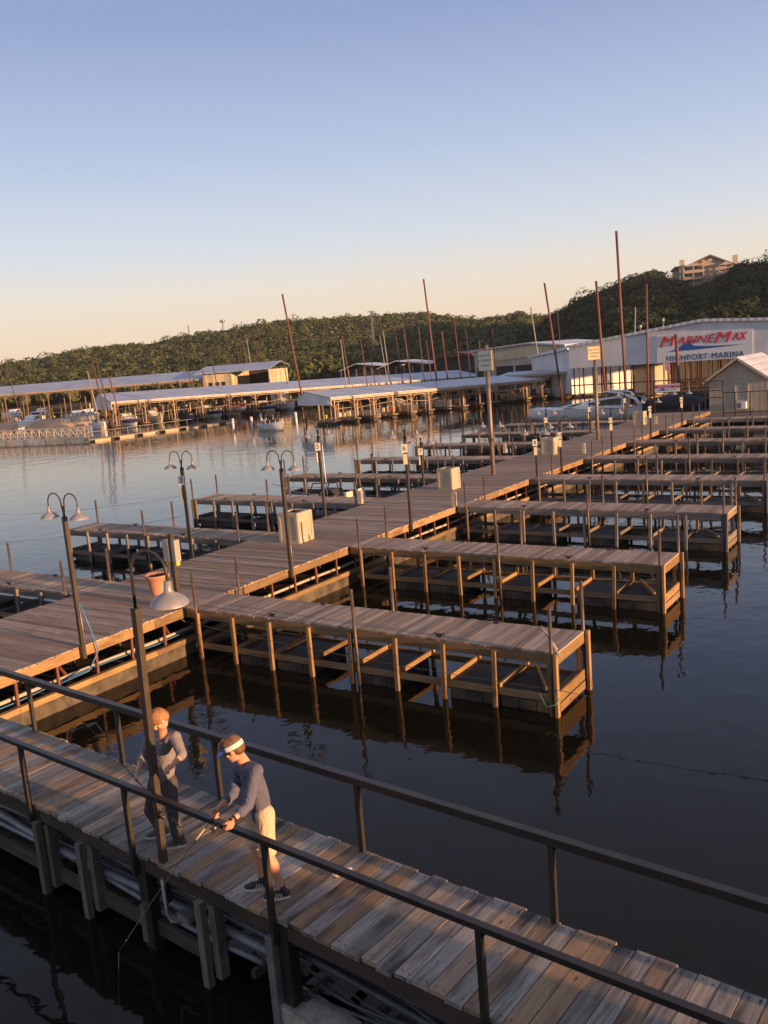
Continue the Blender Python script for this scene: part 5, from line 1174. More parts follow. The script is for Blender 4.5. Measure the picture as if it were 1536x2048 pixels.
for lab, (px, py), hm_, st_, kd, cv, L_, W_, H_, ang in specs:
    if 'far left' in lab: p = at_z(px, py, 0); rz_ = math.radians(ang)
    else: p = on_dock(px, 1.6 if 'lift' not in lab else 2.4); rz_ = math.atan2(-gn.y, -gn.x)
    boat('moored_boat', lab, (p.x, p.y), rz_, L_, W_, H_, hm_, st_, kd, cv, cat='motorboat', group='boats moored in the covered docks', z=0.0 if 'lift' not in lab else .7)
extra = [(245, 'gel_white', None, 'open', None, 'white motorboat just inside the white dock gable'), (315, 'gel_cream', None, 'cabin', None, 'cream cabin boat right of the dark striped motorboat'), (378, 'gel_white', 'boat_red', 'open', None, 'white motorboat with red stripe left of the yellow covered one'),
         (452, 'gel_white', 'hull_blue', 'cabin', None, 'white blue striped motorboat between the yellow and red covered ones'), (508, 'canvas_dark', None, 'covered', 'canvas_dark', 'black covered boat right of the red covered one'), (560, 'gel_white', None, 'cabin', None, 'white cabin boat behind the runabout')]
for px, hm_, st_, kd, cv, lab in extra:
    p = on_dock(px, 3.2); boat('moored_boat', lab, (p.x, p.y), math.atan2(-gn.y, -gn.x), 6.2, 2.4, 1.0, hm_, st_, kd, cv, cat='motorboat', group='boats moored in the covered docks')
for i, (px, lab) in enumerate(((45, 'white boat between the two left-edge cabin cruisers'), (140, 'white cabin boat behind the pale truss ramp'), (165, 'small white boat close left of the white dock gable'))):
    p = at_d(px, 165 + 5 * i); boat('moored_boat', lab, (p.x, p.y), math.radians(-60), 7.5, 2.7, 1.2, 'gel_white', None, 'cabin', None, cat='motorboat', group='boats moored in the covered docks')
_A, _B = V3((-59.4, 80.1, 0)), V3((-46.8, 109.0, 0)); _d = (_B - _A).normalized(); _n = V3((-_d.y, _d.x, 0)); _L = (_B - _A).length
for i, (u, hm_, cv, kd, lab) in enumerate(((2.5, 'gel_white', None, 'open', 'white motorboat deep inside the tan slip dock, leftmost'), (4.5, 'gel_cream', None, 'cabin', 'cream motorboat in the tan slip dock behind the second slip finger'), (6.5, 'gel_white', None, 'cabin', 'white motorboat in the tan slip dock, near its middle'), (9.5, 'canvas_dark', 'canvas_dark', 'covered', 'large boat under a black cover at the right end of the tan slip dock'), (11.5, 'gel_cream', None, 'open', 'small cream boat with sunlit stern beside the black covered boat'))):
    p = _A + _d * (_L * u / 12) + _n * 3.6; boat('slip_boat', lab, (p.x, p.y), math.atan2(-_n.y, -_n.x), 5.6, 1.75, .85, hm_, None, kd, cv, cat='motorboat', group='boats in the tan slip dock', z=.1)
# small motorboat moored beyond the third left finger
b3 = boat('small_motorboat', 'small open white motorboat with black console and whip aerial beside the left finger pier', (-23.6, 30.9), math.radians(180), 5.6, 2.1, .62, 'gel_white', 'hull_blue', 'open', cat='motorboat', z=.05)
mb = MB(); mb.tube([(-.3, .6, .8), (-.28, .62, 3.2)], .018, 6); mb.build('aerial', 'board_white', b3)
mb = MB(); mb.tube([(.9, -.7, .6), (.4, -.65, 1.5), (-.9, -.65, 1.55), (-1.2, -.7, .6)], .03, 6); mb.tube([(.9, .7, .6), (.4, .65, 1.5), (-.9, .65, 1.55), (-1.2, .7, .6)], .03, 6); mb.build('canopy_frame', 'black_steel', b3)
mb = MB(); mb.box(-.3, .3, -.3, .3, .3, 1.15); mb.build('console', 'canvas_dark', b3)
mb = MB(); mb.tube([(1.2, -1.0, .75), (2.6, -.6, .95), (3.6, -.3, 1.3)], .012, 5); mb.build('fishing_rod', 'black_steel', b3)
# yacht
yp = at_z(1185, 826, .5); t = boat('yacht', 'large white motor yacht with swept flybridge arch and black side windows', (-28.8, 77.4), math.radians(180), 15, 4.2, 1.35, 'gel_white', None, 'none', cat='yacht')
mb = MB(); loft(mb, [[(-4.5, -1.5, 1.5), (-4.5, -1.3, 3.2), (-4.5, 1.3, 3.2), (-4.5, 1.5, 1.5)], [(0.4, -1.6, 1.55), (-.6, -1.2, 2.75), (-.6, 1.2, 2.75), (.4, 1.6, 1.55)], [(3.4, -1.0, 1.85), (3.0, -.8, 1.95), (3.0, .8, 1.95), (3.4, 1.0, 1.85)]], None, True)
mb.poly([(-4.5, -1.3, 3.2), (-.6, -1.2, 2.75), (-.6, 1.2, 2.75), (-4.5, 1.3, 3.2)]); mb.build('cabin', 'gel_white', t)
mb = MB()
for s in (-1, 1):
    mb.prism([(-4.3, 1.95), (-1.2, 1.95), (-.4, 2.25), (-1.4, 2.55), (-3.2, 2.85), (-4.3, 2.9)], s * 1.46, s * 1.56, fr=lambda a, b, d_: (a, d_, b)); mb.prism([(0.6, 1.85), (2.2, 1.95), (1.0, 2.25), (.2, 2.4)], s * 1.18, s * 1.28, fr=lambda a, b, d_: (a, d_, b))
mb.build('window', 'glass_dark', t)
mb = MB(); loft(mb, [[(-6.4, -1.5, 3.1), (-6.4, 0, 3.35), (-6.4, 1.5, 3.1)], [(-3.5, -1.4, 3.45), (-3.5, 0, 3.7), (-3.5, 1.4, 3.45)], [(-1.0, -1.0, 3.5), (-1.0, 0, 3.6), (-1.0, 1.0, 3.5)]]); mb.build('bimini', 'canvas_dark', t)
for s in (-1, 1):
    mb = MB(); mb.tube([(-6.6, s * 1.6, 1.6), (-6.0, s * 1.5, 2.7), (-4.2, s * 1.35, 3.6), (-2.2, s * 1.2, 3.9)], [.22, .2, .16, .1], 8); mb.build('arch', 'gel_white', t)
t.scale = (.78, .72, .62)
# dark covered boats at the pier end
for i, (px, dist, lab, L_) in enumerate(((1345, 78, 'black covered boat behind the small banner', 8), (1385, 82, 'dark boat with raised canopy left of the beige house', 7))):
    p = at_d(px, dist); boat('covered_boat', lab, (p.x, p.y), math.radians(170), L_ * .72, 2.4, 1.15, 'canvas_dark', None, 'covered', 'canvas_dark', cat='motorboat')
# yellow lift frame seen in the hall and people aboard are built with the figures
# ================================================================== PEOPLE
M['skin'] = paint('skin', (0.60, 0.31, 0.20), 0.5, 0, 0.08, 6, 0.05, spec=0.35)
M['hair_blond'] = paint('hair_blond', (0.42, 0.19, 0.08), 0.6, 0, 0.35, 22, 0.9, c2=(0.17, 0.085, 0.035), fine=60)
M['hair_brown'] = paint('hair_brown', (0.22, 0.115, 0.06), 0.5, 0, 0.35, 22, 0.9, c2=(0.09, 0.045, 0.025), fine=90)
def cloth(name, c, heather=0.12, wr=0.7):
    m, n, l, b = newmat(name); tc = n.new('ShaderNodeTexCoord')
    h = n.new('ShaderNodeTexNoise'); h.inputs['Scale'].default_value = 120; h.inputs['Detail'].default_value = 3; l.new(tc.outputs['Object'], h.inputs['Vector'])
    r = ramp(n, [(0.35, [x * (1 - heather) for x in c]), (0.65, [x * (1 + heather) for x in c])]); l.new(h.outputs['Fac'], r.inputs[0]); l.new(r.outputs[0], b.inputs['Base Color'])
    b.inputs['Roughness'].default_value = 0.9; b.inputs['Specular IOR Level'].default_value = 0.15
    mp = n.new('ShaderNodeMapping'); mp.inputs['Scale'].default_value = (9, 9, 5); l.new(tc.outputs['Object'], mp.inputs[0])
    w_ = n.new('ShaderNodeTexNoise'); w_.inputs['Scale'].default_value = 1; w_.inputs['Detail'].default_value = 2; w_.inputs['Distortion'].default_value = 1.6; l.new(mp.outputs[0], w_.inputs['Vector'])
    bp = n.new('ShaderNodeBump'); bp.inputs['Strength'].default_value = wr; bp.inputs['Distance'].default_value = 0.035; l.new(w_.outputs['Fac'], bp.inputs['Height']); l.new(bp.outputs[0], b.inputs['Normal'])
    return m
M['shirt_grey'] = cloth('shirt_grey', (0.23, 0.21, 0.215)); M['shirt_blue'] = cloth('shirt_blue', (0.115, 0.12, 0.175))
M['jeans'] = cloth('jeans', (0.075, 0.07, 0.07), 0.2); M['shorts'] = cloth('shorts', (0.58, 0.43, 0.30), 0.05, 0.6)
M['shoe_grey'] = paint('shoe_grey', (0.10, 0.105, 0.12), 0.8, 0, 0.15, 20, 0.2); M['shoe_black'] = paint('shoe_black', (0.035, 0.037, 0.045), 0.7, 0, 0.2, 20, 0.2)
M['sole'] = paint('shoe_sole', (0.62, 0.60, 0.56), 0.6, 0, 0.08, 10, 0); M['sock'] = paint('sock', (0.03, 0.03, 0.035), 0.9, 0, 0.1, 20, 0.1)
M['visor_blue'] = paint('visor_blue', (0.05, 0.14, 0.52), 0.5, 0, 0.1, 10, 0); M['visor_white'] = paint('visor_white', (0.75, 0.68, 0.62), 0.7, 0, 0.08, 10, 0)
M['lens'] = paint('lens_dark', (0.012, 0.012, 0.014), 0.1, 0, 0.1, 5, 0); M['eye'] = paint('eye_white', (0.7, 0.68, 0.64), 0.3, 0, 0.02, 5, 0)
M['cork'] = paint('rod_cork', (0.50, 0.38, 0.18), 0.6, 0, 0.2, 30, 0); M['lip'] = paint('lip', (0.42, 0.17, 0.14), 0.5, 0, 0.1, 10, 0)
V = Vector
def cone_chain(mb, pts, rs, n=16, flat=None):
    """rounded tube with ball joints"""
    mb.tube(pts, rs, n, cap=True)
    for p, r in zip(pts, rs): mb.ball(p, r * 0.99, 10)
def ellip(mb, c, r, rot=None, n=14):
    prof = [(max(1e-3, math.sin(PI * k / n)), -math.cos(PI * k / n)) for k in range(n + 1)]
    m_ = (rot or Matrix.Identity(3)) @ Matrix.Diagonal(r); mb.lathe(prof, c, n + 6, 0, m_)
def fuse(name, mb, mat_, parent, voxel=0.008, smooth=6, sf=0.6, post=None):
    me = bpy.data.meshes.new(name); me.from_pydata(mb.v, [], mb.f); me.update()
    o = bpy.data.objects.new(name, me); col.objects.link(o)
    r = o.modifiers.new('r', 'REMESH'); r.mode = 'VOXEL'; r.voxel_size = voxel; r.use_smooth_shade = True
    if smooth: s = o.modifiers.new('s', 'SMOOTH'); s.factor = sf; s.iterations = smooth
    dg = bpy.context.evaluated_depsgraph_get(); dg.update(); me2 = bpy.data.meshes.new_from_object(o.evaluated_get(dg)); bpy.data.objects.remove(o); bpy.data.meshes.remove(me)
    if post: post(me2)
    me2.name = name; me2.materials.clear(); me2.materials.append(M[mat_]); me2.polygons.foreach_set('use_smooth', [True] * len(me2.polygons))
    o = bpy.data.objects.new(name, me2); col.objects.link(o); o.parent = parent; return o
def basis(fwd, up):
    f = V(fwd).normalized(); u = (V(up) - f * f.dot(V(up))).normalized(); r = f.cross(u); return f, u, r      # forward, up, person's right
def head(mb, c, f, u, r, s=1.0):
    rot = Matrix((r, f, u)).transposed()
    def L(x, y, z): return V(c) + (r * x + f * y + u * z) * s
    ellip(mb, L(0, -.012, .025), (.074 * s, .094 * s, .092 * s), rot); ellip(mb, L(0, .022, -.045), (.056 * s, .066 * s, .062 * s), rot)
    ellip(mb, L(0, .052, -.088), (.026 * s, .024 * s, .020 * s), rot)                                   # chin
    mb.tube([L(0, .082, .022), L(0, .100, -.006), L(0, .106, -.022), L(0, .086, -.032)], [.010 * s, .013 * s, .015 * s, .012 * s], 8)
    ellip(mb, L(0, .080, -.056), (.024 * s, .012 * s, .008 * s), rot); ellip(mb, L(0, .076, .030), (.05 * s, .012 * s, .009 * s), rot)
    for q in (-1, 1):
        ellip(mb, L(q * .076, -.010, -.010), (.009 * s, .020 * s, .032 * s), rot); ellip(mb, L(q * .040, .052, -.022), (.022 * s, .022 * s, .018 * s), rot)
    return L
def hand(mb, wrist, d, palm_n, s=1.0, curl=(0.5, 0.6, 0.65, 0.7), thumb_side=1, thumb_curl=0.5):
    """d: direction wrist -> knuckles, palm_n: direction the palm faces, thumb_side: +1 when thumb lies toward d x palm_n"""
    d = V(d).normalized(); pn = (V(palm_n) - d * d.dot(V(palm_n))).normalized(); side = d.cross(pn) * thumb_side; W0 = V(wrist)
    rot = Matrix((side, d, pn)).transposed(); ellip(mb, W0 + d * .045 * s, (.040 * s, .052 * s, .017 * s), rot, 10); mb.tube([W0 - d * .03 * s, W0 + d * .02 * s], [.025 * s, .024 * s], 10)
    lens = (.075, .082, .077, .060); offs = (.029, .010, -.010, -.028)
    for k in range(4):
        b = W0 + d * (.085 - .004 * abs(k - 1)) * s + side * offs[k] * s; ang = 0; pts = [b - d * .02 * s, b]; rr = [.0105 * s, .0105 * s]; dd = d
        for seg, frac in enumerate((.45, .30, .25)):
            ang += curl[k] * (1.0 if seg == 0 else 1.25); dd = d * math.cos(ang) + pn * math.sin(ang); b = b + dd * lens[k] * frac * s; pts.append(b); rr.append((.0098 - .0009 * seg) * s)
        mb.tube(pts, rr, 8); mb.ball(pts[-1], rr[-1], 8)
    b = W0 + d * .025 * s + side * .026 * s; t1 = (side * .75 + d * .6 + pn * .35).normalized(); p1 = b + t1 * .034 * s; t2 = (side * (.35 - thumb_curl * .5) + d * .75 + pn * (.4 + thumb_curl * .6)).normalized(); p2 = p1 + t2 * .030 * s; p3 = p2 + (t2 + pn * .3 * thumb_curl).normalized() * .024 * s
    mb.tube([b - t1 * .01, p1, p2, p3], [.015 * s, .0125 * s, .011 * s, .0095 * s], 8); mb.ball(p3, .0095 * s, 8)
def shoe(parent, ank, toe_dir, um, s=1.0, stripes=False):
    f = V((toe_dir[0], toe_dir[1], 0)).normalized(); r = f.cross(V((0, 0, 1))); zf = DZ + .004; a = V((ank[0], ank[1], zf)); rot = Matrix((r, f, V((0, 0, 1)))).transposed()
    mb = MB(); 
    for (x, y, z, rx, ry, rz_) in ((0, -.035, .055, .036, .05, .045), (0, .05, .05, .040, .07, .038), (0, .13, .038, .045, .062, .026), (0, -.01, .085, .035, .042, .035), (0, .09, .052, .040, .06, .03)):
        ellip(mb, a + r * x * s + f * y * s + V((0, 0, z * s)), (rx * s, ry * s, rz_ * s), rot, 10)
    sh = fuse('shoe', mb, um, parent, 0.007, 4)
    mb = MB(); outl = []
    for k in range(22):
        t = 2 * PI * k / 22; y = .055 + .135 * math.cos(t); w_ = (.047 if y > .04 else .039) * (1 if abs(math.cos(t)) < .9 else .9); outl.append((w_ * math.sin(t), y))
    mb.prism([(x * s, y * s) for x, y in outl], .0, .024 * s, fr=lambda p, q, d_: a + r * p + f * q + V((0, 0, d_))); mb.build('sole', 'sole', sh)
    if stripes:
        mb = MB()
        for k in range(3):
            for q in (-1, 1): mb.bar(a + r * q * .043 * s + f * (.02 + .025 * k) * s + V((0, 0, .03)), a + r * q * .036 * s + f * (-.0 + .025 * k) * s + V((0, 0, .075)), .006, .008)
        mb.build('stripes', 'sole', sh)
def hair_cap(name, parent, L, mat_, s, fr, locks, seed, side_low=-0.02):
    rg = random.Random(seed); mb = MB()
    f, u, r = fr; rot = Matrix((r, f, u)).transposed()
    ellip(mb, L(0, -.016, .046), (.086 * s, .102 * s, .096 * s), rot); ellip(mb, L(0, -.055, .0), (.074 * s, .062 * s, .070 * s), rot)
    for k in range(locks):
        th = rg.uniform(-PI, PI); el_ = rg.uniform(.1, 1.4); x, y, z = math.cos(el_) * math.sin(th), math.cos(el_) * math.cos(th), math.sin(el_)
        p0 = L(x * .074, y * .090 - .015, z * .088 + .038); swirl = V((0, 0, 0)) + r * rg.uniform(-.03, .03) + f * (.045 if y > -.2 else -.02) * s
        if y > .35 and el_ < .7: swirl = f * .01 - u * .035 + r * .02
        if y < -.1: swirl = -u * .035 + f * -.006
        p1 = p0 + swirl * .6 + (p0 - L(0, 0, .02)).normalized() * .010; p2 = p0 + swirl * 1.15
        mb.tube([p0 - swirl * .3, p0, p1, p2], [.008, .011, .009, .003], 6)
    # keep the face clear: cut handled by head geometry in front
    o = fuse(name, mb, mat_, parent, 0.006, 2, 0.5); return o
def torso(mb, pel, neck, ls, rs, wr_hip, wr_sh, dep, f):
    pel, neck, ls, rs = map(V, (pel, neck, ls, rs)); ax = (neck - pel).normalized(); n_ = 9
    sd_ = (rs - ls).normalized(); i0 = len(mb.v); rings = []
    for k in range(n_ + 1):
        t = k / n_; c = pel.lerp(neck, t * .94); c = c - f * (.03 * math.sin(t * PI)); hw = wr_hip * (1 - t) + wr_sh * t - .018 * math.sin(t * PI); dp = dep * (1 + .1 * math.sin(t * PI * 1.1))
        if t > .86: hw *= (1 - (t - .86) * 3.0); dp *= (1 - (t - .86) * 2.6)
        fwd = sd_.cross(ax); rings.append([c + sd_ * hw * math.copysign(abs(math.cos(a)) ** .8, math.cos(a)) + fwd * dp * math.copysign(abs(math.sin(a)) ** .8, math.sin(a)) for a in [2 * PI * j / 24 for j in range(24)]])
    for rg_ in rings: mb.v += [tuple(p) for p in rg_]
    for k in range(n_):
        for j in range(24): mb.f.append((i0 + k * 24 + j, i0 + k * 24 + (j + 1) % 24, i0 + (k + 1) * 24 + (j + 1) % 24, i0 + (k + 1) * 24 + j)); mb.mi.append(0); mb.sm.append(True); mb.uv += [(0, 0)] * 4
    for k, rev in ((0, True), (n_, False)):
        q = [i0 + k * 24 + j for j in range(24)]; mb.f.append(tuple(reversed(q)) if rev else tuple(q)); mb.mi.append(0); mb.sm.append(True); mb.uv += [(0, 0)] * 24
def seg(a, b, t): return V(a).lerp(V(b), t)
def person(label, J, fdir, hfwd, hup, shirt, sleeve, legs, hair, shoes, hands, toes, hs=1.0):
    base = V((J['pel'][0], J['pel'][1], DZ)); root = thing('person', label, 'person', (0, 0, 0)); f = V(fdir).normalized()
    J = {k: V(v) for k, v in J.items()}
    F_, U_, R__ = basis(hfwd, hup)
    body = MB(); L = head(body, J['head'], F_, U_, R__, hs)
    cone_chain(body, [J['neck'] - V((0, 0, .03)), seg(J['neck'], J['head'], .45), L(0, -.02, -.03)], [.062, .057, .054])
    torso(body, J['pel'], J['neck'], J['ls'], J['rs'], .13, .16, .09, f)
    for s in 'lr':
        cone_chain(body, [J[s + 's'], seg(J[s + 's'], J[s + 'e'], .5), J[s + 'e'], seg(J[s + 'e'], J[s + 'w'], .35), J[s + 'w']], [.050, .043, .038, .038, .026])
        cone_chain(body, [J[s + 'hip'], seg(J[s + 'hip'], J[s + 'k'], .5), J[s + 'k'], seg(J[s + 'k'], J[s + 'a'], .33) - f * .012, J[s + 'a']], [.088, .075, .058, .061, .038])
        fo = V((toes[s][0], toes[s][1], 0)).normalized(); body.tube([J[s + 'a'], V((J[s + 'a'].x, J[s + 'a'].y, DZ + .05)) , V((J[s + 'a'].x, J[s + 'a'].y, DZ + .045)) + fo * .09], [.036, .035, .022], 8)
        h = hands[s]; hand(body, J[s + 'w'], h[0], h[1], 1.0, h[2], h[3])
    b = fuse('body', body, 'skin', root, 0.0065, 3, 0.5)
    # shirt
    sm = MB(); torso(sm, seg(J['pel'], J['neck'], -.15 if legs[0] == 'shorts' else -.08), seg(J['pel'], J['neck'], .99), J['ls'], J['rs'], .165, .195, .125, f)
    for s in 'lr':
        e = J[s + 'e']; w_ = seg(e, J[s + 'w'], sleeve - 1) if sleeve > 1 else seg(J[s + 's'], e, sleeve)
        sh_ = J[s + 's']; chain = [seg(J['neck'], sh_, .55) - V((0, 0, .035)), sh_, seg(sh_, e, .5), e] + ([w_] if sleeve > 1 else []); rr = [.082, .075, .064, .057] + ([.050] if sleeve > 1 else [])
        cone_chain(sm, chain, rr)
        cf = (w_ - (e if sleeve > 1 else sh_)).normalized(); sm.tube([w_ - cf * .035, w_ + cf * .012], [.056, .056], 14)
    fuse('shirt', sm, shirt, b, 0.009, 5, 0.55)
    # collar ring
    sm = MB(); ax = (J['neck'] - J['pel']).normalized(); ring = []
    # trousers / shorts
    tm = MB(); hp = seg(J['lhip'], J['rhip'], .5); torso(tm, seg(J['pel'], J['neck'], -.22), seg(J['pel'], J['neck'], .18), J['lhip'], J['rhip'], .15, .14, .105, f)
    for s in 'lr':
        if legs[0] == 'shorts':
            k = seg(J[s + 'hip'], J[s + 'k'], 1.02); cone_chain(tm, [J[s + 'hip'], seg(J[s + 'hip'], k, .5)], [.105, .092]); tm.tube([seg(J[s + 'hip'], k, .5), k], [.092, .094], 16)
        else:
            cone_chain(tm, [J[s + 'hip'], seg(J[s + 'hip'], J[s + 'k'], .5), J[s + 'k'], seg(J[s + 'k'], J[s + 'a'], .5)], [.103, .088, .073, .070]); tm.tube([seg(J[s + 'k'], J[s + 'a'], .5), J[s + 'a'] - V((0, 0, .03))], [.070, .072], 16)
    fuse('shorts' if legs[0] == 'shorts' else 'trousers', tm, legs[1], b, 0.009, 5, 0.55)
    hair_cap('hair', b, L, hair[0], hs, (F_, U_, R__), hair[1], hair[2])
    for q in (-1, 1):
        mb = MB(); mb.ball(L(q * .031, .071, .006), .0115 * hs, 8); mb.build('eye', 'eye', b)
    mb = MB(); mb.tube([L(-.022, .084, -.056), L(0, .094, -.055), L(.022, .084, -.056)], .005, 6); mb.build('lips', 'lip', b)
    for s in 'lr': shoe(b, J[s + 'a'], toes[s], shoes, 1.05, shoes == 'shoe_black')
    if legs[0] == 'shorts':
        for s in 'lr':
            mb = MB(); mb.tube([V((J[s + 'a'].x, J[s + 'a'].y, DZ + .06)), J[s + 'a'] + V((0, 0, .05))], [.04, .042], 14); mb.build('sock', 'sock', b)
    return root, b, L, (F_, U_, R__)
# ---- right-hand boy: visor, blue-grey shirt, pale shorts, leaning over the rail
J2 = dict(head=at_y(466, 1499, 5.74), neck=at_y(489, 1522, 5.90), ls=at_y(512, 1542, 5.84), rs=at_y(478, 1534, 6.10), le=at_y(496, 1611, 5.70), lw=at_y(465, 1640, 5.50), re=at_y(466, 1588, 5.90), rw=at_y(438, 1615, 5.62),
          pel=at_y(520, 1622, 6.24), lhip=at_y(530, 1628, 6.18), rhip=at_y(509, 1626, 6.32), lk=at_y(535, 1708, 6.10), la=at_y(562, 1783, 6.17), rk=at_y(508, 1690, 6.20), ra=at_y(518, 1771, 6.22))
J2['la'].z = DZ + .10; J2['ra'].z = DZ + .10; J2['la'].x, J2['la'].y = -5.80, 6.16; J2['ra'].x, J2['ra'].y = -6.10, 6.20
rod_d = (at_y(384, 1690, 5.30) - at_y(432, 1632, 5.50)).normalized()
r2, b2, L2, fr2 = person('boy in blue visor, blue-grey shirt and pale shorts leaning over the rail', J2, (-.75, -.65, 0), (-.88, -.42, -.42), (-.25, -.10, .95), 'shirt_blue', 1.5, ('shorts', 'shorts'), ('hair_brown', 90, 3), 'shoe_black',
    {'r': ((-.35, -.5, -.75), (.35, -.4, -.2), (.85, .9, .95, 1.0), 1), 'l': ((-.30, -.35, -.90), (-.55, .2, -.1), (.55, .6, .65, .7), -1)}, {'l': (-.78, -.62), 'r': (-.80, -.60)}, 1.06)
F_, U_, R__ = fr2
mb = MB(); n_ = 26; rin, rout = [], []
def ringp(a, k, z): return L2(math.sin(a) * .091 * k, math.cos(a) * .109 * k - .012, z)
for i in range(n_):
    a0, a1 = 2 * PI * i / n_, 2 * PI * (i + 1) / n_
    for z0, z1, k0, k1 in ((.018, .060, 1.0, .985),):
        mb.poly([ringp(a0, k0, z0), ringp(a1, k0, z0), ringp(a1, k1, z1), ringp(a0, k1, z1)], None, 1 if math.cos((a0 + a1) / 2) > .45 else 0); mb.poly([ringp(a1, k0 * .96, z0), ringp(a0, k0 * .96, z0), ringp(a0, k1 * .96, z1), ringp(a1, k1 * .96, z1)])
vis = mb.build('visor_band', ['visor_white', 'visor_blue'], b2)
mb = MB(); A_, B_ = [], []
for i in range(13):
    a = -1.05 + 2.1 * i / 12; A_.append(ringp(a, 1.0, .030)); e = .085 * math.cos(a * 1.35) ** .7 if abs(a * 1.35) < PI / 2 else 0; B_.append(ringp(a, 1.0, .030) + F_ * e - U_ * e * .28)
for i in range(12):
    mb.poly([A_[i], A_[i + 1], B_[i + 1], B_[i]], None, 0); mb.poly([A_[i + 1] - U_ * .006, A_[i] - U_ * .006, B_[i] - U_ * .006, B_[i + 1] - U_ * .006]); mb.poly([B_[i], B_[i + 1], B_[i + 1] - U_ * .006, B_[i] - U_ * .006])
mb.build('visor_brim', 'visor_blue', vis)
mb = MB()
for q in (-1, 1):
    pts = [L2(q * .006, .100, .012), L2(q * .055, .086, .012), L2(q * .058, .078, -.014), L2(q * .030, .092, -.020), L2(q * .008, .100, -.008)]
    mb.poly(pts if q > 0 else pts[::-1]); mb.poly([p - F_ * .004 for p in (pts[::-1] if q > 0 else pts)]); mb.bar(L2(q * .056, .084, .008), L2(q * .082, -.0, .008), .004, .008)
mb.build('sunglasses', 'lens', b2)
wv = (V(J2['lw']) - V(J2['le'])).normalized(); mb = MB(); wc = seg(J2['le'], J2['lw'], .93); mb.tube([wc - wv * .012, wc + wv * .012], [.036, .035], 16); mb.hexa(wc + V((.0, -.034, .018)), (.034, .034, .012)); mb.build('watch', 'lens', b2)
def fishing_rod(label, grip, d, L_, reel_side, bend=.15, back=.28, line_to=None):
    """grip = point held, d = direction to the tip"""
    d = V(d).normalized(); g = V(grip); t = thing('fishing_rod', label, 'fishing rod', g); z = V((0, 0, 0))
    mb = MB(); mb.tube([-d * back, -d * .05], [.013, .012], 10); mb.tube([d * .14, d * .27], [.010, .008], 10); mb.build('grip', 'cork' if back < .25 else 'lens', t)
    mb = MB(); pts = [d * (L_ * k / 14) + V((0, 0, -bend * (k / 14) ** 2.2)) for k in range(15)]; mb.tube([-d * .06] + pts, [.007] + [.0055 - .0042 * k / 14 for k in range(15)], 7); mb.build('rod_blank', 'lens', t)
    mb = MB()
    for k in (3, 5, 7, 9, 11, 14): mb.lathe([(.012 - .0006 * k, -.002), (.014 - .0006 * k, .002)], pts[k] + V((0, 0, -.012)), 10, 0, d.to_track_quat('Z', 'Y').to_matrix())
    mb.build('line_guides', 'lens', t)
    rs_ = V(reel_side).normalized(); mb = MB(); c = d * .03 + rs_ * .075
    mb.tube([d * .02, c], [.008, .010], 8); mt2 = d.to_track_quat('Z', 'Y').to_matrix(); mb.lathe([(.002, -.035), (.026, -.030), (.030, -.005), (.033, 0), (.020, .006), (.020, .030), (.031, .034), (.028, .045), (.002, .048)], c, 16, 0, mt2)
    o_ = d.cross(rs_); mb.tube([c, c + o_ * .06, c + o_ * .065 + d * .05], .005, 6); mb.ball(c + o_ * .075 + d * .055, .011, 6); mb.tube([c + o_ * .03 + d * .01, c + o_ * .045 + d * .045 + rs_ * .02, c - o_ * .0 + d * .055 + rs_ * .04, c - o_ * .045 + d * .045 + rs_ * .02, c - o_ * .03 + d * .01], .003, 5); mb.build('reel', 'black_steel', t)
    mb = MB(); mb.lathe([(.0205, .008), (.0215, .018), (.0205, .028)], c, 14, 0, mt2); mb.build('spool', 'galv', t)
    if line_to is not None: mb = MB(); mb.tube([pts[-1], V(line_to) - g], .0012, 4); mb.build('line', 'cable', t)
    return t
g2 = V(J2['rw']) + V((-.35, -.5, -.75)).normalized() * .085 + V((.02, -.03, 0))
dr_ = (at_y(384, 1690, 5.25) - g2).normalized(); tp_ = g2 + dr_ * 1.35; end_ = tp_ + Vector((dr_.x * .3, dr_.y * .3, -max(.05, tp_.z - .02))); fishing_rod('black fishing rod held down over the rail by the boy in the visor', g2, at_y(384, 1690, 5.25) - g2, 1.35, (.5, -.1, -.5), .10, .13, end_)
# ---- left-hand boy: blond, grey shirt, dark trousers, behind the lamp post
J1 = dict(head=at_y(320, 1440, 6.24), neck=at_y(325, 1468, 6.40), rs=at_y(298, 1481, 6.46), ls=at_y(350, 1475, 6.42), re=at_y(284, 1518, 6.42), rw=at_y(275, 1544, 6.16), le=at_y(364, 1509, 6.34), lw=at_y(343, 1533, 6.14),
          pel=at_y(325, 1560, 6.50), rhip=at_y(313, 1566, 6.52), lhip=at_y(338, 1564, 6.50), rk=at_y(300, 1622, 6.42), ra=at_y(303, 1668, 6.50), lk=at_y(344, 1622, 6.38), la=at_y(349, 1678, 6.44))
J1['ra'].z = DZ + .10; J1['la'].z = DZ + .10; J1['ra'].x, J1['ra'].y = -7.93, 6.48; J1['la'].x, J1['la'].y = -7.56, 6.40
r1, b1, L1, fr1 = person('blond boy in grey shirt and dark trousers standing behind the tall lamp post', J1, (-.15, -1, 0), (-.35, -.62, -.72), (-.30, -.55, .78), 'shirt_grey', 1.18, ('long', 'jeans'), ('hair_blond', 120, 5), 'shoe_grey',
    {'r': ((-.1, -.5, -.85), (.5, .4, -.2), (.8, .85, .9, .95), 1), 'l': ((-.75, -.35, -.5), (-.2, .5, -.7), (.6, .7, .75, .8), -1)}, {'r': (-.72, -.70), 'l': (-.80, -.60)}, 1.04)
g1 = V(J1['rw']) + V((-.1, -.5, -.85)).normalized() * .075
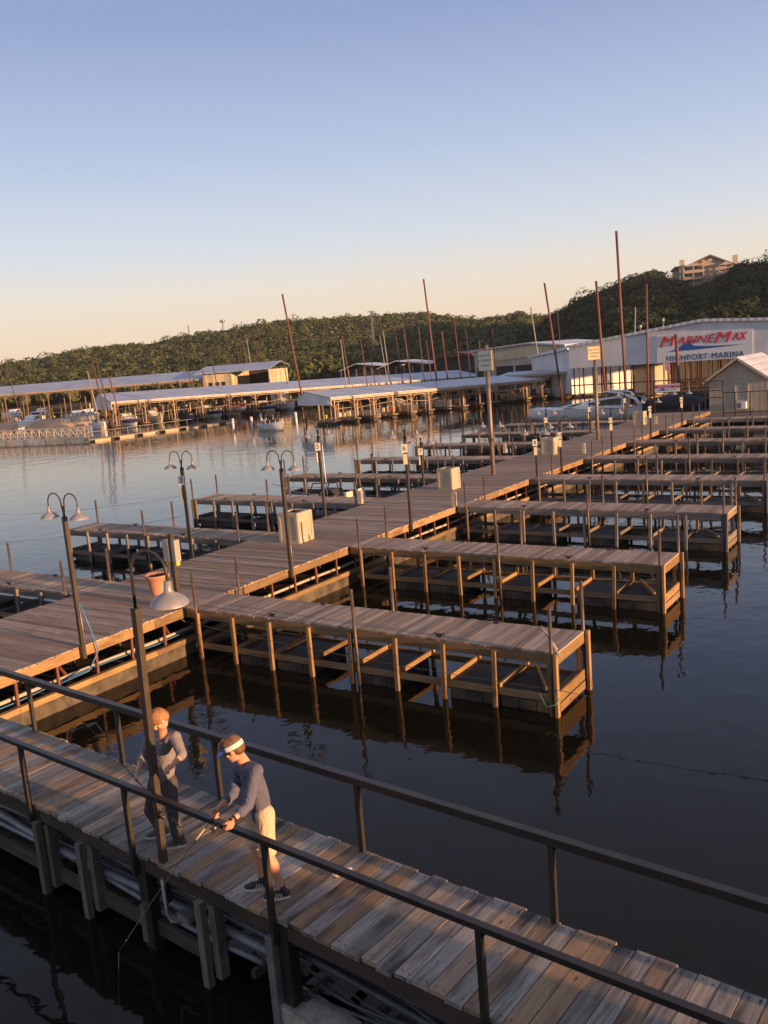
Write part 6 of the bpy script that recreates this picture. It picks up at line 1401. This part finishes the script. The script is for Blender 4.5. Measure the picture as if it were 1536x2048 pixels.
fishing_rod('dark fishing rod held low by the blond boy behind the lamp post', at_y(332, 1624, 6.12), g1 - at_y(332, 1624, 6.12), 2.1, (.3, -.6, -.4), -.02, .25)
# two people aboard the runabout (seen small)
for i, (dx, dy, sh_, lab) in enumerate(((-.55, .35, 'boat_red', 'small seated person in red in the runabout'), (-.75, -.4, 'visor_white', 'small seated person in white in the runabout'))):
    q = rb_.matrix_basis @ V((dx, dy, 0)) if False else V(rb_.location) + Matrix.Rotation(rb_.rotation_euler.z, 3, 'Z') @ V((dx, dy, 0))
    t = thing('person', lab, 'person', (q.x, q.y, .55), rb_.rotation_euler.z, 'people aboard the runabout'); mb = MB()
    ellip(mb, (0, 0, .72), (.09, .10, .12)); cone_chain(mb, [(0, 0, .6), (0, 0, .5)], [.05, .06]); cone_chain(mb, [(0, 0, .42), (0, 0, .1)], [.15, .15])
    for s in (-1, 1): cone_chain(mb, [(0, s * .18, .45), (.1, s * .22, .2), (.32, s * .12, .25)], [.055, .045, .035]); cone_chain(mb, [(0, s * .1, .05), (.42, s * .12, .08), (.45, s * .12, -.3)], [.08, .06, .045])
    bb = fuse('body', mb, 'skin', t, .02, 2); mb = MB(); cone_chain(mb, [(0, 0, .44), (0, 0, .08)], [.175, .17]); 
    for s in (-1, 1): cone_chain(mb, [(0, s * .18, .46), (.08, s * .215, .26)], [.07, .06])
    fuse('shirt', mb, sh_, bb, .02, 2); mb = MB(); ellip(mb, (-.02, 0, .76), (.10, .105, .11)); mb.build('hair', 'hair_brown', bb)
# ================================================================== SHADE BLOCKER BESIDE THE CAMERA (unseen block added to cast the foreground shade)
t = thing('shade_blocker', 'unseen board clad block with a low wing, added beside the viewpoint to shade the walkway', 'building', (3.0, -13.0, 0))
mb = MB(); mb.box(0, 6, 0, 15.7, 0.6, 8.6); mb.build('wall', 'siding', t)
mb = MB(); mb.prism([(-.6, 8.61), (3, 9.6), (6.6, 8.61)], -.5, 15.9, fr=lambda a, b, d_: (a, d_, b)); mb.build('roof', 'roof_white', t)
mb = MB(); mb.box(2.5, 4.7, 15.71, 18.6, 0.6, 2.55); mb.build('low_shade_block', 'siding', t)  # low unseen block, its height set by the shade wanted on the walkway
mb = MB(); mb.box(2.3, 4.75, 15.91, 18.65, 2.553, 2.64); mb.build('low_shade_cap', 'shingle', t)
for k in range(5):
    mb = MB(); mb.box(-.03, -.003, 1.5 + k * 3, 3.3 + k * 3, 4.6, 6.4); mb.build('window', 'glass_dark', t)
mb = MB(); mb.box(-.25, 6.2, -.2, 18.7, .2, .59); mb.build('foundation', 'frame_grey', t)
# ================================================================== HAZE
hm = bpy.data.materials.new('haze'); hm.use_nodes = True; hn = hm.node_tree; hn.nodes.clear(); ho = hn.nodes.new('ShaderNodeOutputMaterial'); hv = hn.nodes.new('ShaderNodeVolumePrincipled')
hv.inputs['Color'].default_value = (0.85, 0.89, 1.0, 1); hv.inputs['Density'].default_value = 0.00010; hv.inputs['Anisotropy'].default_value = 0.1; hn.links.new(hv.outputs[0], ho.inputs['Volume']); M['haze'] = hm
mb = MB(); mb.box(-1300, 1100, -300, 1500, -2.0, 140); o = mb.build('haze', 'haze'); o['kind'] = 'stuff'; o['label'] = 'thin evening haze over the lake'
